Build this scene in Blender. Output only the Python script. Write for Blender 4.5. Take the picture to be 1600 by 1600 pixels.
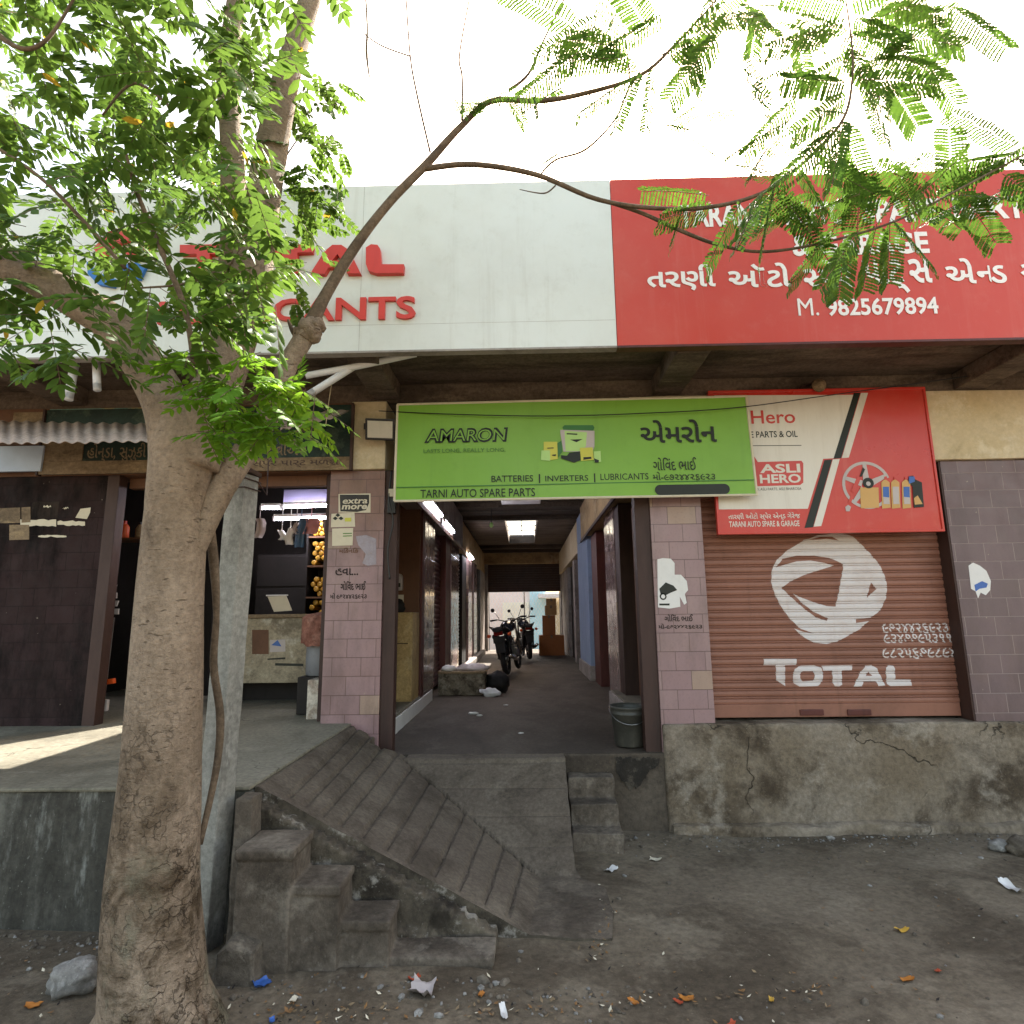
import bpy, bmesh, math, random
from mathutils import Vector, Matrix, noise
C = bpy.context.scene
for o in list(bpy.data.objects): bpy.data.objects.remove(o)
R = math.radians

# ------------------------------------------------------------------ camera
FPX, PITCH, YAW, ROLL = 922.24, .1737, .0188, -.0118
EYE = Vector((0, -5.17, 1.727))
fwd = Vector((-math.sin(YAW)*math.cos(PITCH), math.cos(YAW)*math.cos(PITCH), math.sin(PITCH)))
rt0 = Vector((math.cos(YAW), math.sin(YAW), 0)); up0 = rt0.cross(fwd)
RT = rt0*math.cos(ROLL)+up0*math.sin(ROLL); UP = -rt0*math.sin(ROLL)+up0*math.cos(ROLL)
cd = bpy.data.cameras.new('camera'); cam = bpy.data.objects.new('camera', cd); C.collection.objects.link(cam)
cd.sensor_width = 36; cd.lens = 36*FPX/1600; cd.clip_start = .02; cd.clip_end = 900
M = Matrix.Identity(4)
for i in range(3): M[i][0], M[i][1], M[i][2], M[i][3] = RT[i], UP[i], -fwd[i], EYE[i]
cam.matrix_world = M; C.camera = cam
# ------------------------------------------------------------------ sky, sun, exposure
SUN = Vector((-.4, -1.0, -1.25)).normalized()          # the way the light travels: from behind the building
w = bpy.data.worlds.new('World'); C.world = w; w.use_nodes = True
nt = w.node_tree; sky = nt.nodes.new('ShaderNodeTexSky'); sky.sky_type = 'NISHITA'; sky.sun_disc = False
sky.sun_elevation = math.asin(-SUN.z); sky.sun_rotation = math.atan2(-SUN.x, -SUN.y)
sky.air_density = 1.2; sky.dust_density = 3.0; sky.ozone_density = .6
bg = nt.nodes['Background']; bg.inputs[1].default_value = .15; tint = nt.nodes.new('ShaderNodeMix'); tint.data_type = 'RGBA'; tint.blend_type = 'MULTIPLY'; tint.inputs[0].default_value = 1; tint.inputs[7].default_value = (1.18, 1.0, .80, 1)   # a hazy, dusty sky
nt.links.new(sky.outputs[0], tint.inputs[6]); nt.links.new(tint.outputs[2], bg.inputs[0])
sl = bpy.data.lights.new('sun', 'SUN'); so = bpy.data.objects.new('sun', sl); C.collection.objects.link(so)
sl.energy = 4.6; sl.angle = R(.53); sl.color = (1, .94, .85)
so.rotation_euler = SUN.to_track_quat('-Z', 'Y').to_euler()
C.view_settings.view_transform = 'Standard'; C.view_settings.look = 'None'
C.view_settings.exposure = 2.2; C.view_settings.gamma = 1
C.cycles.max_bounces = 8; C.cycles.transparent_max_bounces = 8

# ------------------------------------------------------------------ measuring helpers: a photo point met with a real plane
def ray(u, v): return fwd*FPX+RT*(u-800)+UP*(800-v)
def onY(u, v, y): d = ray(u, v); return EYE+d*((y-EYE.y)/d.y)
def onZ(u, v, z): d = ray(u, v); return EYE+d*((z-EYE.z)/d.z)
def onX(u, v, x): d = ray(u, v); return EYE+d*((x-EYE.x)/d.x)

# ------------------------------------------------------------------ object helpers
def tag(o, label=None, cat=None, group=None, kind=None):
    for k, v in (('label', label), ('category', cat), ('group', group), ('kind', kind)):
        if v: o[k] = v
    return o
def thing(name, label, cat, loc=(0, 0, 0), group=None):
    o = bpy.data.objects.new(name, None); C.collection.objects.link(o); o.location = loc
    o.empty_display_size = .1
    return tag(o, label, cat, group)
def origin(o):
    v = Vector((0, 0, 0))
    while o is not None: v += Vector(o.location); o = o.parent
    return v
class MB:
    """collects shapes; build() links them as one mesh object"""
    def __init__(s): s.v = []; s.f = []; s.m = []; s.sm = []; s.cm = 0; s.cs = False
    def mat(s, i): s.cm = i; return s
    def smooth(s, b=True): s.cs = b; return s
    def face(s, idx): s.f.append(tuple(idx)); s.m.append(s.cm); s.sm.append(s.cs)
    def add(s, vs, fs):
        b = len(s.v); s.v += [tuple(x) for x in vs]
        for f in fs: s.face([b+i for i in f])
        return s
    def box(s, x0, x1, y0, y1, z0, z1):
        return s.add([(x0,y0,z0),(x1,y0,z0),(x1,y1,z0),(x0,y1,z0),(x0,y0,z1),(x1,y0,z1),(x1,y1,z1),(x0,y1,z1)],
                     [(0,3,2,1),(4,5,6,7),(0,1,5,4),(1,2,6,5),(2,3,7,6),(3,0,4,7)])
    def obox(s, c, ax, ay, az):      # centre and three half-axis vectors
        c = Vector(c); ax = Vector(ax); ay = Vector(ay); az = Vector(az)
        vs = [c+ax*i+ay*j+az*k for k in (-1, 1) for i, j in ((-1,-1),(1,-1),(1,1),(-1,1))]
        return s.add(vs, [(0,3,2,1),(4,5,6,7),(0,1,5,4),(1,2,6,5),(2,3,7,6),(3,0,4,7)])
    def prism(s, poly, d):           # poly: 3D loop, d: extrusion vector
        n = len(poly); d = Vector(d); vs = [Vector(p) for p in poly]+[Vector(p)+d for p in poly]
        fs = [tuple(range(n)), tuple(range(2*n-1, n-1, -1))]+[(i, i+n, (i+1) % n+n, (i+1) % n) for i in range(n)]
        return s.add(vs, fs)
    def tube(s, pts, rad, n=8, cap=True, jitter=0, seed=0, squash=None):
        pts = [Vector(p) for p in pts]; k = len(pts); rs = rad if isinstance(rad, (list, tuple)) else [rad]*k
        b = len(s.v); ref = None
        for i, p in enumerate(pts):
            t = (pts[min(i+1, k-1)]-pts[max(i-1, 0)])
            t = t.normalized() if t.length > 1e-9 else Vector((0, 0, 1))
            if ref is None: ref = Vector((1, 0, 0)) if abs(t.x) < .8 else Vector((0, 1, 0))
            a = (ref-t*ref.dot(t)).normalized(); ref = a; c = t.cross(a)
            for j in range(n):
                th = 2*math.pi*j/n; r = rs[i]
                d = a*math.cos(th)+c*math.sin(th)
                if jitter: r *= 1+jitter*noise.noise(d*1.3+p*2.3+Vector((seed, 0, 0)))
                s.v.append(tuple(p+d*r))
        for i in range(k-1):
            for j in range(n):
                s.face((b+i*n+j, b+i*n+(j+1) % n, b+(i+1)*n+(j+1) % n, b+(i+1)*n+j))
        if cap:
            s.face([b+j for j in range(n)][::-1]); s.face([b+(k-1)*n+j for j in range(n)])
        return s
    def lathe(s, c, prof, n=20, axis='z'):   # prof: (r, h)
        c = Vector(c); b = len(s.v)
        for r, h in prof:
            for j in range(n):
                th = 2*math.pi*j/n; x, y = r*math.cos(th), r*math.sin(th)
                p = (x, y, h) if axis == 'z' else ((h, x, y) if axis == 'x' else (x, h, y))
                s.v.append(tuple(c+Vector(p)))
        for i in range(len(prof)-1):
            for j in range(n): s.face((b+i*n+j, b+i*n+(j+1) % n, b+(i+1)*n+(j+1) % n, b+(i+1)*n+j))
        s.face([b+j for j in range(n)][::-1]); s.face([b+(len(prof)-1)*n+j for j in range(n)])
        return s
    def torus(s, c, R0, r, n=24, m=8, axis='x'):
        c = Vector(c); b = len(s.v)
        for i in range(n):
            a = 2*math.pi*i/n
            for j in range(m):
                q = 2*math.pi*j/m; d = R0+r*math.cos(q); h = r*math.sin(q)
                p = (h, d*math.cos(a), d*math.sin(a)) if axis == 'x' else ((d*math.cos(a), h, d*math.sin(a)) if axis == 'y' else (d*math.cos(a), d*math.sin(a), h))
                s.v.append(tuple(c+Vector(p)))
        for i in range(n):
            for j in range(m):
                s.face((b+i*m+j, b+((i+1) % n)*m+j, b+((i+1) % n)*m+(j+1) % m, b+i*m+(j+1) % m))
        return s
    def build(s, name, mats, parent=None, bevel=0, seg=2, rough=None, sub=0, local=False, fixn=True):
        me = bpy.data.meshes.new(name); me.from_pydata(s.v, [], s.f)
        me.polygons.foreach_set('material_index', s.m); me.polygons.foreach_set('use_smooth', s.sm)
        for m in (mats if isinstance(mats, (list, tuple)) else [mats]): me.materials.append(m)
        if bevel or sub or fixn or rough:
            bm = bmesh.new(); bm.from_mesh(me)
            if fixn: bmesh.ops.recalc_face_normals(bm, faces=bm.faces)
            if bevel: bmesh.ops.bevel(bm, geom=bm.edges[:], offset=bevel, segments=seg, affect='EDGES', profile=.6, clamp_overlap=True)
            if sub:
                for _ in range(8):
                    es = [e for e in bm.edges if e.calc_length() > sub]
                    if not es: break
                    bmesh.ops.subdivide_edges(bm, edges=es, cuts=1, use_grid_fill=True)
                bmesh.ops.triangulate(bm, faces=[f for f in bm.faces if len(f.verts) > 4])
            if rough:
                amp, sc = rough; bm.normal_update()
                for v in bm.verts:
                    n = noise.noise_vector(v.co*sc)*.6+noise.noise_vector(v.co*sc*3.1)*.4
                    v.co += n*amp
            bm.to_mesh(me); bm.free()
        if parent is not None and not local: me.transform(Matrix.Translation(-origin(parent)))
        o = bpy.data.objects.new(name, me); C.collection.objects.link(o)
        if parent is not None: o.parent = parent
        return o
def solo(name, mb, mats, label, cat, group=None, **k):     # a thing that is one mesh, its origin at its base
    vs = mb.v; lo = [min(p[i] for p in vs) for i in range(3)]; hi = [max(p[i] for p in vs) for i in range(3)]
    o = mb.build(name, mats, **k); c = Vector(((lo[0]+hi[0])/2, (lo[1]+hi[1])/2, lo[2]))
    o.data.transform(Matrix.Translation(-c)); o.location = c
    return tag(o, label, cat, group)
def struct(name, mb, mats, **k): return tag(mb.build(name, mats, **k), kind='structure')
def dup(root, loc=None, rot=None, label=None, scale=None):
    def cp(o, par):
        c = o.copy(); C.collection.objects.link(c)
        if par is not None: c.parent = par
        for ch in list(o.children): cp(ch, c)
        return c
    r = cp(root, None)
    if loc is not None: r.location = loc
    if rot is not None: r.rotation_euler = rot
    if scale is not None: r.scale = (scale,)*3 if not isinstance(scale, (tuple, list)) else scale
    if label: r['label'] = label
    return r

# ------------------------------------------------------------------ materials
def _n(nt, t, **kw):
    n = nt.nodes.new(t)
    for k, v in kw.items(): setattr(n, k, v)
    return n
def rgb(h):                                                   # colours are given as sRGB hex of the thing's own colour
    h = h.lstrip('#'); f = lambda c: c/12.92 if c <= .04045 else ((c+.055)/1.055)**2.4
    return tuple(f(int(h[i:i+2], 16)/255) for i in (0, 2, 4))+(1,)
def base(name, rough=.8, spec=.4):
    m = bpy.data.materials.new(name); m.use_nodes = True; nt = m.node_tree; p = nt.nodes['Principled BSDF']
    p.inputs['Roughness'].default_value = rough; p.inputs['Specular IOR Level'].default_value = spec
    return m, nt, p
def coords(nt, stretch=(1, 1, 1), off=(0, 0, 0)):
    t = _n(nt, 'ShaderNodeTexCoord'); mp = _n(nt, 'ShaderNodeMapping')
    mp.inputs['Scale'].default_value = stretch; mp.inputs['Location'].default_value = off
    nt.links.new(t.outputs['Object'], mp.inputs[0]); return mp.outputs[0]
def nz(nt, co, sc, det=6, rough=.6, dist=0):
    n = _n(nt, 'ShaderNodeTexNoise'); n.inputs['Scale'].default_value = sc; n.inputs['Detail'].default_value = det
    n.inputs['Roughness'].default_value = rough; n.inputs['Distortion'].default_value = dist
    nt.links.new(co, n.inputs['Vector']); return n.outputs['Fac']
def ramp(nt, x, a, b):
    r = _n(nt, 'ShaderNodeMapRange'); r.interpolation_type = 'SMOOTHSTEP'
    r.inputs['From Min'].default_value = a; r.inputs['From Max'].default_value = b
    nt.links.new(x, r.inputs['Value']); return r.outputs[0]
def mix(nt, fac, a, b, mode='MIX'):
    m = _n(nt, 'ShaderNodeMix'); m.data_type = 'RGBA'; m.blend_type = mode
    for s, x in ((m.inputs[0], fac), (m.inputs[6], a), (m.inputs[7], b)):
        if hasattr(x, 'links'): nt.links.new(x, s)
        else: s.default_value = x
    return m.outputs[2]
def math2(nt, op, a, b=0.):
    m = _n(nt, 'ShaderNodeMath', operation=op)
    for s, x in ((m.inputs[0], a), (m.inputs[1], b)):
        if hasattr(x, 'links'): nt.links.new(x, s)
        else: s.default_value = x
    return m.outputs[0]
def bump(nt, p, h, dist=.01, strength=.5):
    b = _n(nt, 'ShaderNodeBump'); b.inputs['Distance'].default_value = dist; b.inputs['Strength'].default_value = strength
    nt.links.new(h, b.inputs['Height']); nt.links.new(b.outputs[0], p.inputs['Normal'])
def paint(name, c, rough=.5, dirt=.25, dirtc='#5a4c3c', sc=3, stretch=(1, 1, 1), spec=.4, metal=0, b=.15, off=(0, 0, 0), fine=28, dent=0):
    """a painted, printed or metal surface with faint dirt"""
    m, nt, p = base(name, rough, spec); co = coords(nt, stretch, off)
    f = math2(nt, 'MULTIPLY', ramp(nt, nz(nt, co, sc, 8, .65), .42, .78), dirt)
    f2 = math2(nt, 'MULTIPLY', ramp(nt, nz(nt, co, fine, 5, .7), .5, .8), dirt*.7)
    col = mix(nt, f, rgb(c), rgb(dirtc)); col = mix(nt, f2, col, rgb(dirtc))
    f3 = math2(nt, 'MULTIPLY', ramp(nt, nz(nt, coords(nt, (7, 7, .45), off), 1.1, 7, .7), .52, .74), dirt*.8); col = mix(nt, f3, col, rgb(dirtc))   # rain streaks
    nt.links.new(col, p.inputs['Base Color']); p.inputs['Metallic'].default_value = metal
    r = math2(nt, 'ADD', math2(nt, 'MULTIPLY', nz(nt, co, sc*2, 5), .25), rough-.12); nt.links.new(r, p.inputs['Roughness'])
    if dent: bump(nt, p, nz(nt, coords(nt, (1, 1, 1), off), 1.7, 3, .45), .05, dent)
    elif b: bump(nt, p, nz(nt, co, fine*1.4, 5), .004, b)
    return m
def grime(name, a, b, dark='#2b2620', light=None, sc=1.6, gr=1., stretch=(1, 1, 1), dk=.55, lt=.5, rough=.88, bmp=.6, fine=34, crack=0, off=(0, 0, 0), spec=.25, dlo=.45, dhi=.63, llo=.53, lhi=.63, bd=.012):
    """concrete, plaster, earth: two tones, dark stains, pale patches, grain and cracks"""
    m, nt, p = base(name, rough, spec); co = coords(nt, stretch, off); co1 = coords(nt, (1, 1, 1), off)
    col = mix(nt, ramp(nt, nz(nt, co, sc, 9, .65), .35, .66), rgb(a), rgb(b))
    co2 = coords(nt, (stretch[0], stretch[1], stretch[2]), (off[0]+7.3, off[1]+2.1, off[2]+4.4))
    fd = math2(nt, 'MULTIPLY', ramp(nt, nz(nt, co2, sc*1.3, 10, .68, .4), dlo, dhi), dk); col = mix(nt, fd, col, rgb(dark))
    if light:
        co3 = coords(nt, stretch, (off[0]+1.9, off[1]+8.2, off[2]+3.7))
        fl = math2(nt, 'MULTIPLY', ramp(nt, nz(nt, co3, sc*1.9, 10, .7), llo, lhi), lt); col = mix(nt, fl, col, rgb(light))
    g = nz(nt, co1, fine, 8, .75); col = mix(nt, gr, col, mix(nt, ramp(nt, g, .25, .75), (.62, .62, .62, 1), (1.25, 1.25, 1.25, 1)), 'MULTIPLY')
    sp = math2(nt, 'MULTIPLY', ramp(nt, nz(nt, co1, fine*2.6, 3, .5), .66, .74), .35); col = mix(nt, sp, col, rgb(light or b))
    h = math2(nt, 'ADD', math2(nt, 'MULTIPLY', g, .6), math2(nt, 'MULTIPLY', nz(nt, co1, fine*.22, 5), 1.2))
    if crack:
        v = _n(nt, 'ShaderNodeTexVoronoi', feature='DISTANCE_TO_EDGE'); v.inputs['Scale'].default_value = crack
        nv = _n(nt, 'ShaderNodeTexNoise'); nv.inputs['Scale'].default_value = 3.1; nv.inputs['Detail'].default_value = 6
        nt.links.new(co1, nv.inputs['Vector'])
        ad = _n(nt, 'ShaderNodeVectorMath', operation='MULTIPLY_ADD'); ad.inputs[1].default_value = (.55, .55, .55)
        nt.links.new(nv.outputs['Color'], ad.inputs[0]); nt.links.new(co1, ad.inputs[2]); nt.links.new(ad.outputs[0], v.inputs['Vector'])
        cr = math2(nt, 'MULTIPLY', ramp(nt, v.outputs['Distance'], .007, .0), ramp(nt, nz(nt, co1, 1.1, 3), .48, .6))
        col = mix(nt, math2(nt, 'MULTIPLY', cr, .75), col, rgb('#17130f')); h = math2(nt, 'SUBTRACT', h, math2(nt, 'MULTIPLY', cr, .5))
    nt.links.new(col, p.inputs['Base Color']); bump(nt, p, h, bd, bmp); return m
def tiles(name, a, b, odd, mortar, odd_amt=.06, w=.25, h=.1565, rough=.28, dirt='#3a2c26', dk=.5, off=(0, 0), warm=None, spec=.5):
    """glazed wall tiles in running bond; works on faces along x and along y"""
    m, nt, p = base(name, rough, spec); t = _n(nt, 'ShaderNodeTexCoord'); sx = _n(nt, 'ShaderNodeSeparateXYZ')
    nt.links.new(t.outputs['Object'], sx.inputs[0])
    cx = math2(nt, 'ADD', math2(nt, 'ADD', sx.outputs[0], sx.outputs[1]), off[0]); cz = math2(nt, 'ADD', sx.outputs[2], off[1])
    cb = _n(nt, 'ShaderNodeCombineXYZ'); nt.links.new(cx, cb.inputs[0]); nt.links.new(cz, cb.inputs[1])
    def brick(c1, c2, mo, bias=0):
        k = _n(nt, 'ShaderNodeTexBrick'); k.offset = .5; k.inputs['Scale'].default_value = 1
        k.inputs['Brick Width'].default_value = w; k.inputs['Row Height'].default_value = h; k.inputs['Mortar Size'].default_value = .0028
        k.inputs['Mortar Smooth'].default_value = .3; k.inputs['Bias'].default_value = bias
        k.inputs['Color1'].default_value = c1; k.inputs['Color2'].default_value = c2; k.inputs['Mortar'].default_value = mo
        nt.links.new(cb.outputs[0], k.inputs['Vector']); return k
    k = brick((0, 0, 0, 1), (1, 1, 1, 1), (.5, .5, .5, 1))
    s = _n(nt, 'ShaderNodeSeparateColor'); nt.links.new(k.outputs['Color'], s.inputs[0]); rnd = s.outputs[0]
    col = mix(nt, rnd, rgb(a), rgb(b)); col = mix(nt, ramp(nt, rnd, 1-odd_amt, 1-odd_amt+.004), col, rgb(odd))
    co = coords(nt); wo = coords(nt, (1, 1, .35), (3, 3, 3))
    if warm: col = mix(nt, ramp(nt, math2(nt, 'ADD', sx.outputs[2], math2(nt, 'MULTIPLY', nz(nt, co, 2.3, 6), .9)), 2.6, 3.2), col, mix(nt, .8, col, rgb(warm)))
    chip = ramp(nt, nz(nt, coords(nt, (1, 1, 1), (2, 7, 1)), 17, 4, .5), .71, .73); col = mix(nt, math2(nt, 'MULTIPLY', chip, .6), col, rgb('#a89a88'))
    d = math2(nt, 'MULTIPLY', ramp(nt, nz(nt, wo, 2.6, 9, .7), .42, .68), dk); col = mix(nt, d, col, rgb(dirt))
    g = nz(nt, co, 45, 6, .7); col = mix(nt, math2(nt, 'MULTIPLY', ramp(nt, g, .5, .78), .3), col, rgb(dirt))
    col = mix(nt, k.outputs['Fac'], col, rgb(mortar)); nt.links.new(col, p.inputs['Base Color'])
    r = math2(nt, 'ADD', math2(nt, 'MULTIPLY', ramp(nt, nz(nt, co, 7, 6), .3, .7), .22), rough); nt.links.new(r, p.inputs['Roughness'])
    hh = math2(nt, 'ADD', math2(nt, 'MULTIPLY', k.outputs['Fac'], -1.), math2(nt, 'MULTIPLY', nz(nt, co, 5, 3), .25)); bump(nt, p, hh, .003, .6)
    return m
def glow(name, c, s):
    m, nt, p = base(name); p.inputs['Base Color'].default_value = rgb(c)
    p.inputs['Emission Color'].default_value = rgb(c); p.inputs['Emission Strength'].default_value = s; return m
def leafmat(name, a, b, c, tr=.45, young=.0, rough=.55):
    m, nt, p = base(name, rough, .18); g = _n(nt, 'ShaderNodeNewGeometry'); co = coords(nt)
    col = mix(nt, g.outputs['Random Per Island'], rgb(a), rgb(b))
    col = mix(nt, ramp(nt, nz(nt, co, 2.2, 3), .45, .68), col, rgb(c))
    yl = ramp(nt, g.outputs['Random Per Island'], .994, .996) if young else 0.; col = mix(nt, yl, col, rgb('#9a8428'))
    nt.links.new(col, p.inputs['Base Color']); out = nt.nodes['Material Output']
    t = _n(nt, 'ShaderNodeBsdfTranslucent'); hs = _n(nt, 'ShaderNodeHueSaturation'); hs.inputs['Value'].default_value = 1.5; hs.inputs['Hue'].default_value = .485
    nt.links.new(col, hs.inputs['Color']); nt.links.new(hs.outputs[0], t.inputs['Color'])
    ms = _n(nt, 'ShaderNodeMixShader'); ms.inputs[0].default_value = tr
    nt.links.new(p.outputs[0], ms.inputs[1]); nt.links.new(t.outputs[0], ms.inputs[2]); nt.links.new(ms.outputs[0], out.inputs[0])
    return m

m_ground = grime('earth', '#695e4f', '#7a6f5f', '#453b2f', '#8f8473', sc=.9, dk=.7, lt=.4, fine=26, bmp=.9, bd=.02, rough=.95)
m_ramp = grime('ramp_concrete', '#5c5248', '#6a6054', '#3a3229', '#7f7567', sc=1.5, dk=.6, lt=.3, fine=40, bmp=.55, rough=.9)
m_step = grime('step_concrete', '#5c5349', '#6d6358', '#2f2821', '#857c70', sc=2.0, dk=.6, lt=.5, fine=30, bmp=.8, rough=.92)
m_side = grime('ramp_side_plaster', '#4d463c', '#645b4e', '#201b16', '#a29c92', sc=3.2, dk=.75, lt=.7, fine=24, bmp=.9)
m_floor = grime('corridor_floor', '#4b4238', '#5a5147', '#2c251f', '#6f675c', sc=.9, dk=.55, lt=.3, fine=30, bmp=.3, rough=.75, stretch=(1, .5, 1))
m_plat = grime('platform_floor', '#6f6a5c', '#7e796a', '#4a463b', '#979181', sc=1.1, dk=.45, lt=.35, fine=34, bmp=.3, rough=.7, crack=.9)
m_plin = grime('plinth_plaster', '#8d8274', '#756857', '#43382c', '#a59b8d', sc=1.05, dk=.9, lt=.5, fine=22, bmp=1., crack=.8, bd=.02)
m_plinl = grime('plinth_plaster_left', '#69675f', '#57554e', '#2a2722', '#94958e', sc=1.5, stretch=(1.3, 1.3, .35), dk=.7, lt=.65, fine=22, bmp=.8)
m_soffit = grime('soffit', '#5c5045', '#6b5e53', '#2c231b', '#8a7b69', sc=1.4, stretch=(.5, 2, 2), dk=.6, lt=.35, fine=30, bmp=.5)
m_ceil = grime('corridor_ceiling', '#4e4338', '#5d5044', '#241d17', None, sc=1.2, stretch=(.35, 3, 1), dk=.55, fine=26, bmp=.5)
m_cream = grime('cream_plaster', '#bfae8c', '#cabb9f', '#7d6a4c', '#d8cdb6', sc=1.6, gr=.35, dk=.4, lt=.5, fine=20, bmp=.35, dlo=.56, dhi=.75)
m_beige = grime('beige_fascia', '#b59c74', '#a58c68', '#55442f', '#c4b596', sc=1.8, gr=.4, dk=.45, lt=.4, fine=22, bmp=.3, stretch=(1, .6, 1))
m_greyp = grime('grey_fascia', '#a39c95', '#918a85', '#4a423b', '#b8b4af', sc=1.8, gr=.4, dk=.4, lt=.3, fine=22, bmp=.3)
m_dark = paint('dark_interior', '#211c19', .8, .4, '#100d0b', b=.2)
m_brownp = paint('brown_panel', '#684630', .6, .5, '#261a12', sc=2.2)
m_frame = paint('red_oxide_frame', '#552722', .5, .5, '#261512', sc=3, stretch=(2, 2, .5))
m_framed = paint('brown_post', '#3d2822', .6, .5, '#1a110e', sc=3, stretch=(2, 2, .5))
m_tileL = tiles('mauve_tiles', '#94787a', '#8c6f6f', '#9c8476', '#5b4440', .1, dk=.4, off=(.03, .02), warm='#7d5a49')
m_tileR = tiles('mauve_tiles_pale', '#8d7173', '#947a79', '#9a8274', '#5f4947', .05, dk=.3, off=(.1, .0))
m_tileD = tiles('purple_tiles', '#645254', '#6e5a5c', '#77635f', '#8a7a76', .05, dk=.35, off=(.14, .05), rough=.35)
m_tileK = tiles('dark_shaded_tiles', '#352727', '#2f2322', '#3d332d', '#221a19', .04, dk=1., dirt='#0d0a09', off=(.2, .02), rough=.72, spec=.15)  # dark stained tiles; the deep shade under the awning is put into the colour too
m_tileC = tiles('corridor_tiles', '#93807c', '#876f6b', '#b09a84', '#5b4b48', .1, dk=.4, rough=.05)
m_shut = paint('rust_shutter', '#8a5d4c', .5, .5, '#5c3c2e', sc=1.6, dent=.3)
m_shutm = paint('maroon_shutter', '#5d3a3c', .4, .4, '#2b1a1a')
m_shutg = paint('grey_shutter', '#8d9296', .4, .4, '#4a4845')
m_shutb = paint('dark_brown_shutter', '#3e2616', .5, .5, '#20130b')
m_white = paint('white_paint', '#d9d7d4', .6, .18, '#8a8078')
m_chalk = paint('white_sign_paint', '#cfc8c6', .7, .3, '#a27864', fine=40)
m_black = paint('black_plastic', '#17171a', .35, .2, '#3a3530')
m_rubber = paint('rubber', '#141414', .8, .3, '#3a342c')
m_steel = paint('steel', '#8c8c8c', .32, .25, '#4a4038', metal=.9)
m_chrome = paint('chrome', '#c8c8c8', .15, .15, '#4a4038', metal=1)
m_pvc = paint('pvc', '#dcdde0', .4, .15, '#8a8070', b=0)
m_signw = paint('white_sign_sheet', '#d9ddd8', .38, .3, '#a8a496', sc=.8, b=.04, fine=7, dent=.25)
m_signr = paint('red_sign_sheet', '#be3d2b', .4, .26, '#c97566', sc=.9, b=.05, fine=9, dent=.3)
m_letr = paint('red_letters', '#cc4038', .4, .25, '#8f3428', b=.05)
m_letb = paint('blue_letters', '#2a6cb4', .4, .15, '#2a3a5a', b=.05)
m_letw = paint('white_letters', '#e6e2dc', .45, .1, '#b08a80', b=.05)
m_green = paint('green_vinyl', '#78a83a', .42, .22, '#557a30', sc=1.2, b=.06, fine=12, dent=.55)
m_greend = paint('green_vinyl_dark', '#2f6b2a', .42, .1, '#1f4020', b=0)
m_greenl = paint('green_vinyl_pale', '#a9cf7a', .42, .1, '#7fa04a', b=0)
m_ink = paint('black_ink', '#141a12', .5, .1, '#2a3020', b=0)
m_inkf = paint('faded_ink', '#4f7a32', .5, .1, '#5a8036', b=0)
m_ylw = paint('yellow_print', '#c4c24a', .45, .2, '#8a8a3a', b=0)
m_vred = paint('red_vinyl', '#bd342a', .3, .26, '#cc7868', sc=1.1, b=.05, fine=9, dent=.3)
m_vwht = paint('white_vinyl', '#d5d0c6', .4, .25, '#9a8f7e', sc=2, stretch=(2, 2, .3), b=.05)
m_orange = paint('orange_plastic', '#c8501e', .4, .2, '#6a3018')
m_amber = paint('amber_print', '#c49a5a', .45, .2, '#8a6a3a', b=0)
m_bluep = paint('blue_print', '#3a62a8', .45, .2, '#2a4070', b=0)
m_pinkp = paint('pink_paper', '#c48a88', .6, .2, '#8a6060')
m_silver = paint('silver_print', '#b3a9a6', .35, .2, '#8a8080', b=0)
m_paper = paint('paper', '#cfc6b0', .8, .3, '#8f846a')
m_card = paint('cardboard', '#9a5f34', .8, .3, '#6a4024')
m_cardl = paint('cardboard_pale', '#a88050', .8, .3, '#6a5030')
m_bark = None

# ------------------------------------------------------------------ lettering and flat artwork
def shape2d(kind, data, offset=0, ext=0, res=6):
    """a filled 2D outline as (verts, faces): kind 'text' or 'loops'"""
    if kind == 'text':
        c = bpy.data.curves.new('t', 'FONT'); c.body = data; c.size = 1; c.offset = offset; c.resolution_u = 3
    else:
        c = bpy.data.curves.new('t', 'CURVE'); c.dimensions = '2D'; c.fill_mode = 'BOTH'
        for lp in data:
            sp = c.splines.new('POLY'); sp.points.add(len(lp)-1); sp.use_cyclic_u = True
            for q, (x, y) in zip(sp.points, lp): q.co = (x, y, 0, 1)
    c.extrude = ext
    o = bpy.data.objects.new('t', c); C.collection.objects.link(o)
    me = bpy.data.meshes.new_from_object(o.evaluated_get(bpy.context.evaluated_depsgraph_get()))
    vs = [v.co.copy() for v in me.vertices]; fs = [tuple(p.vertices) for p in me.polygons]
    bpy.data.objects.remove(o); bpy.data.curves.remove(c); bpy.data.meshes.remove(me)
    return vs, fs
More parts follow.
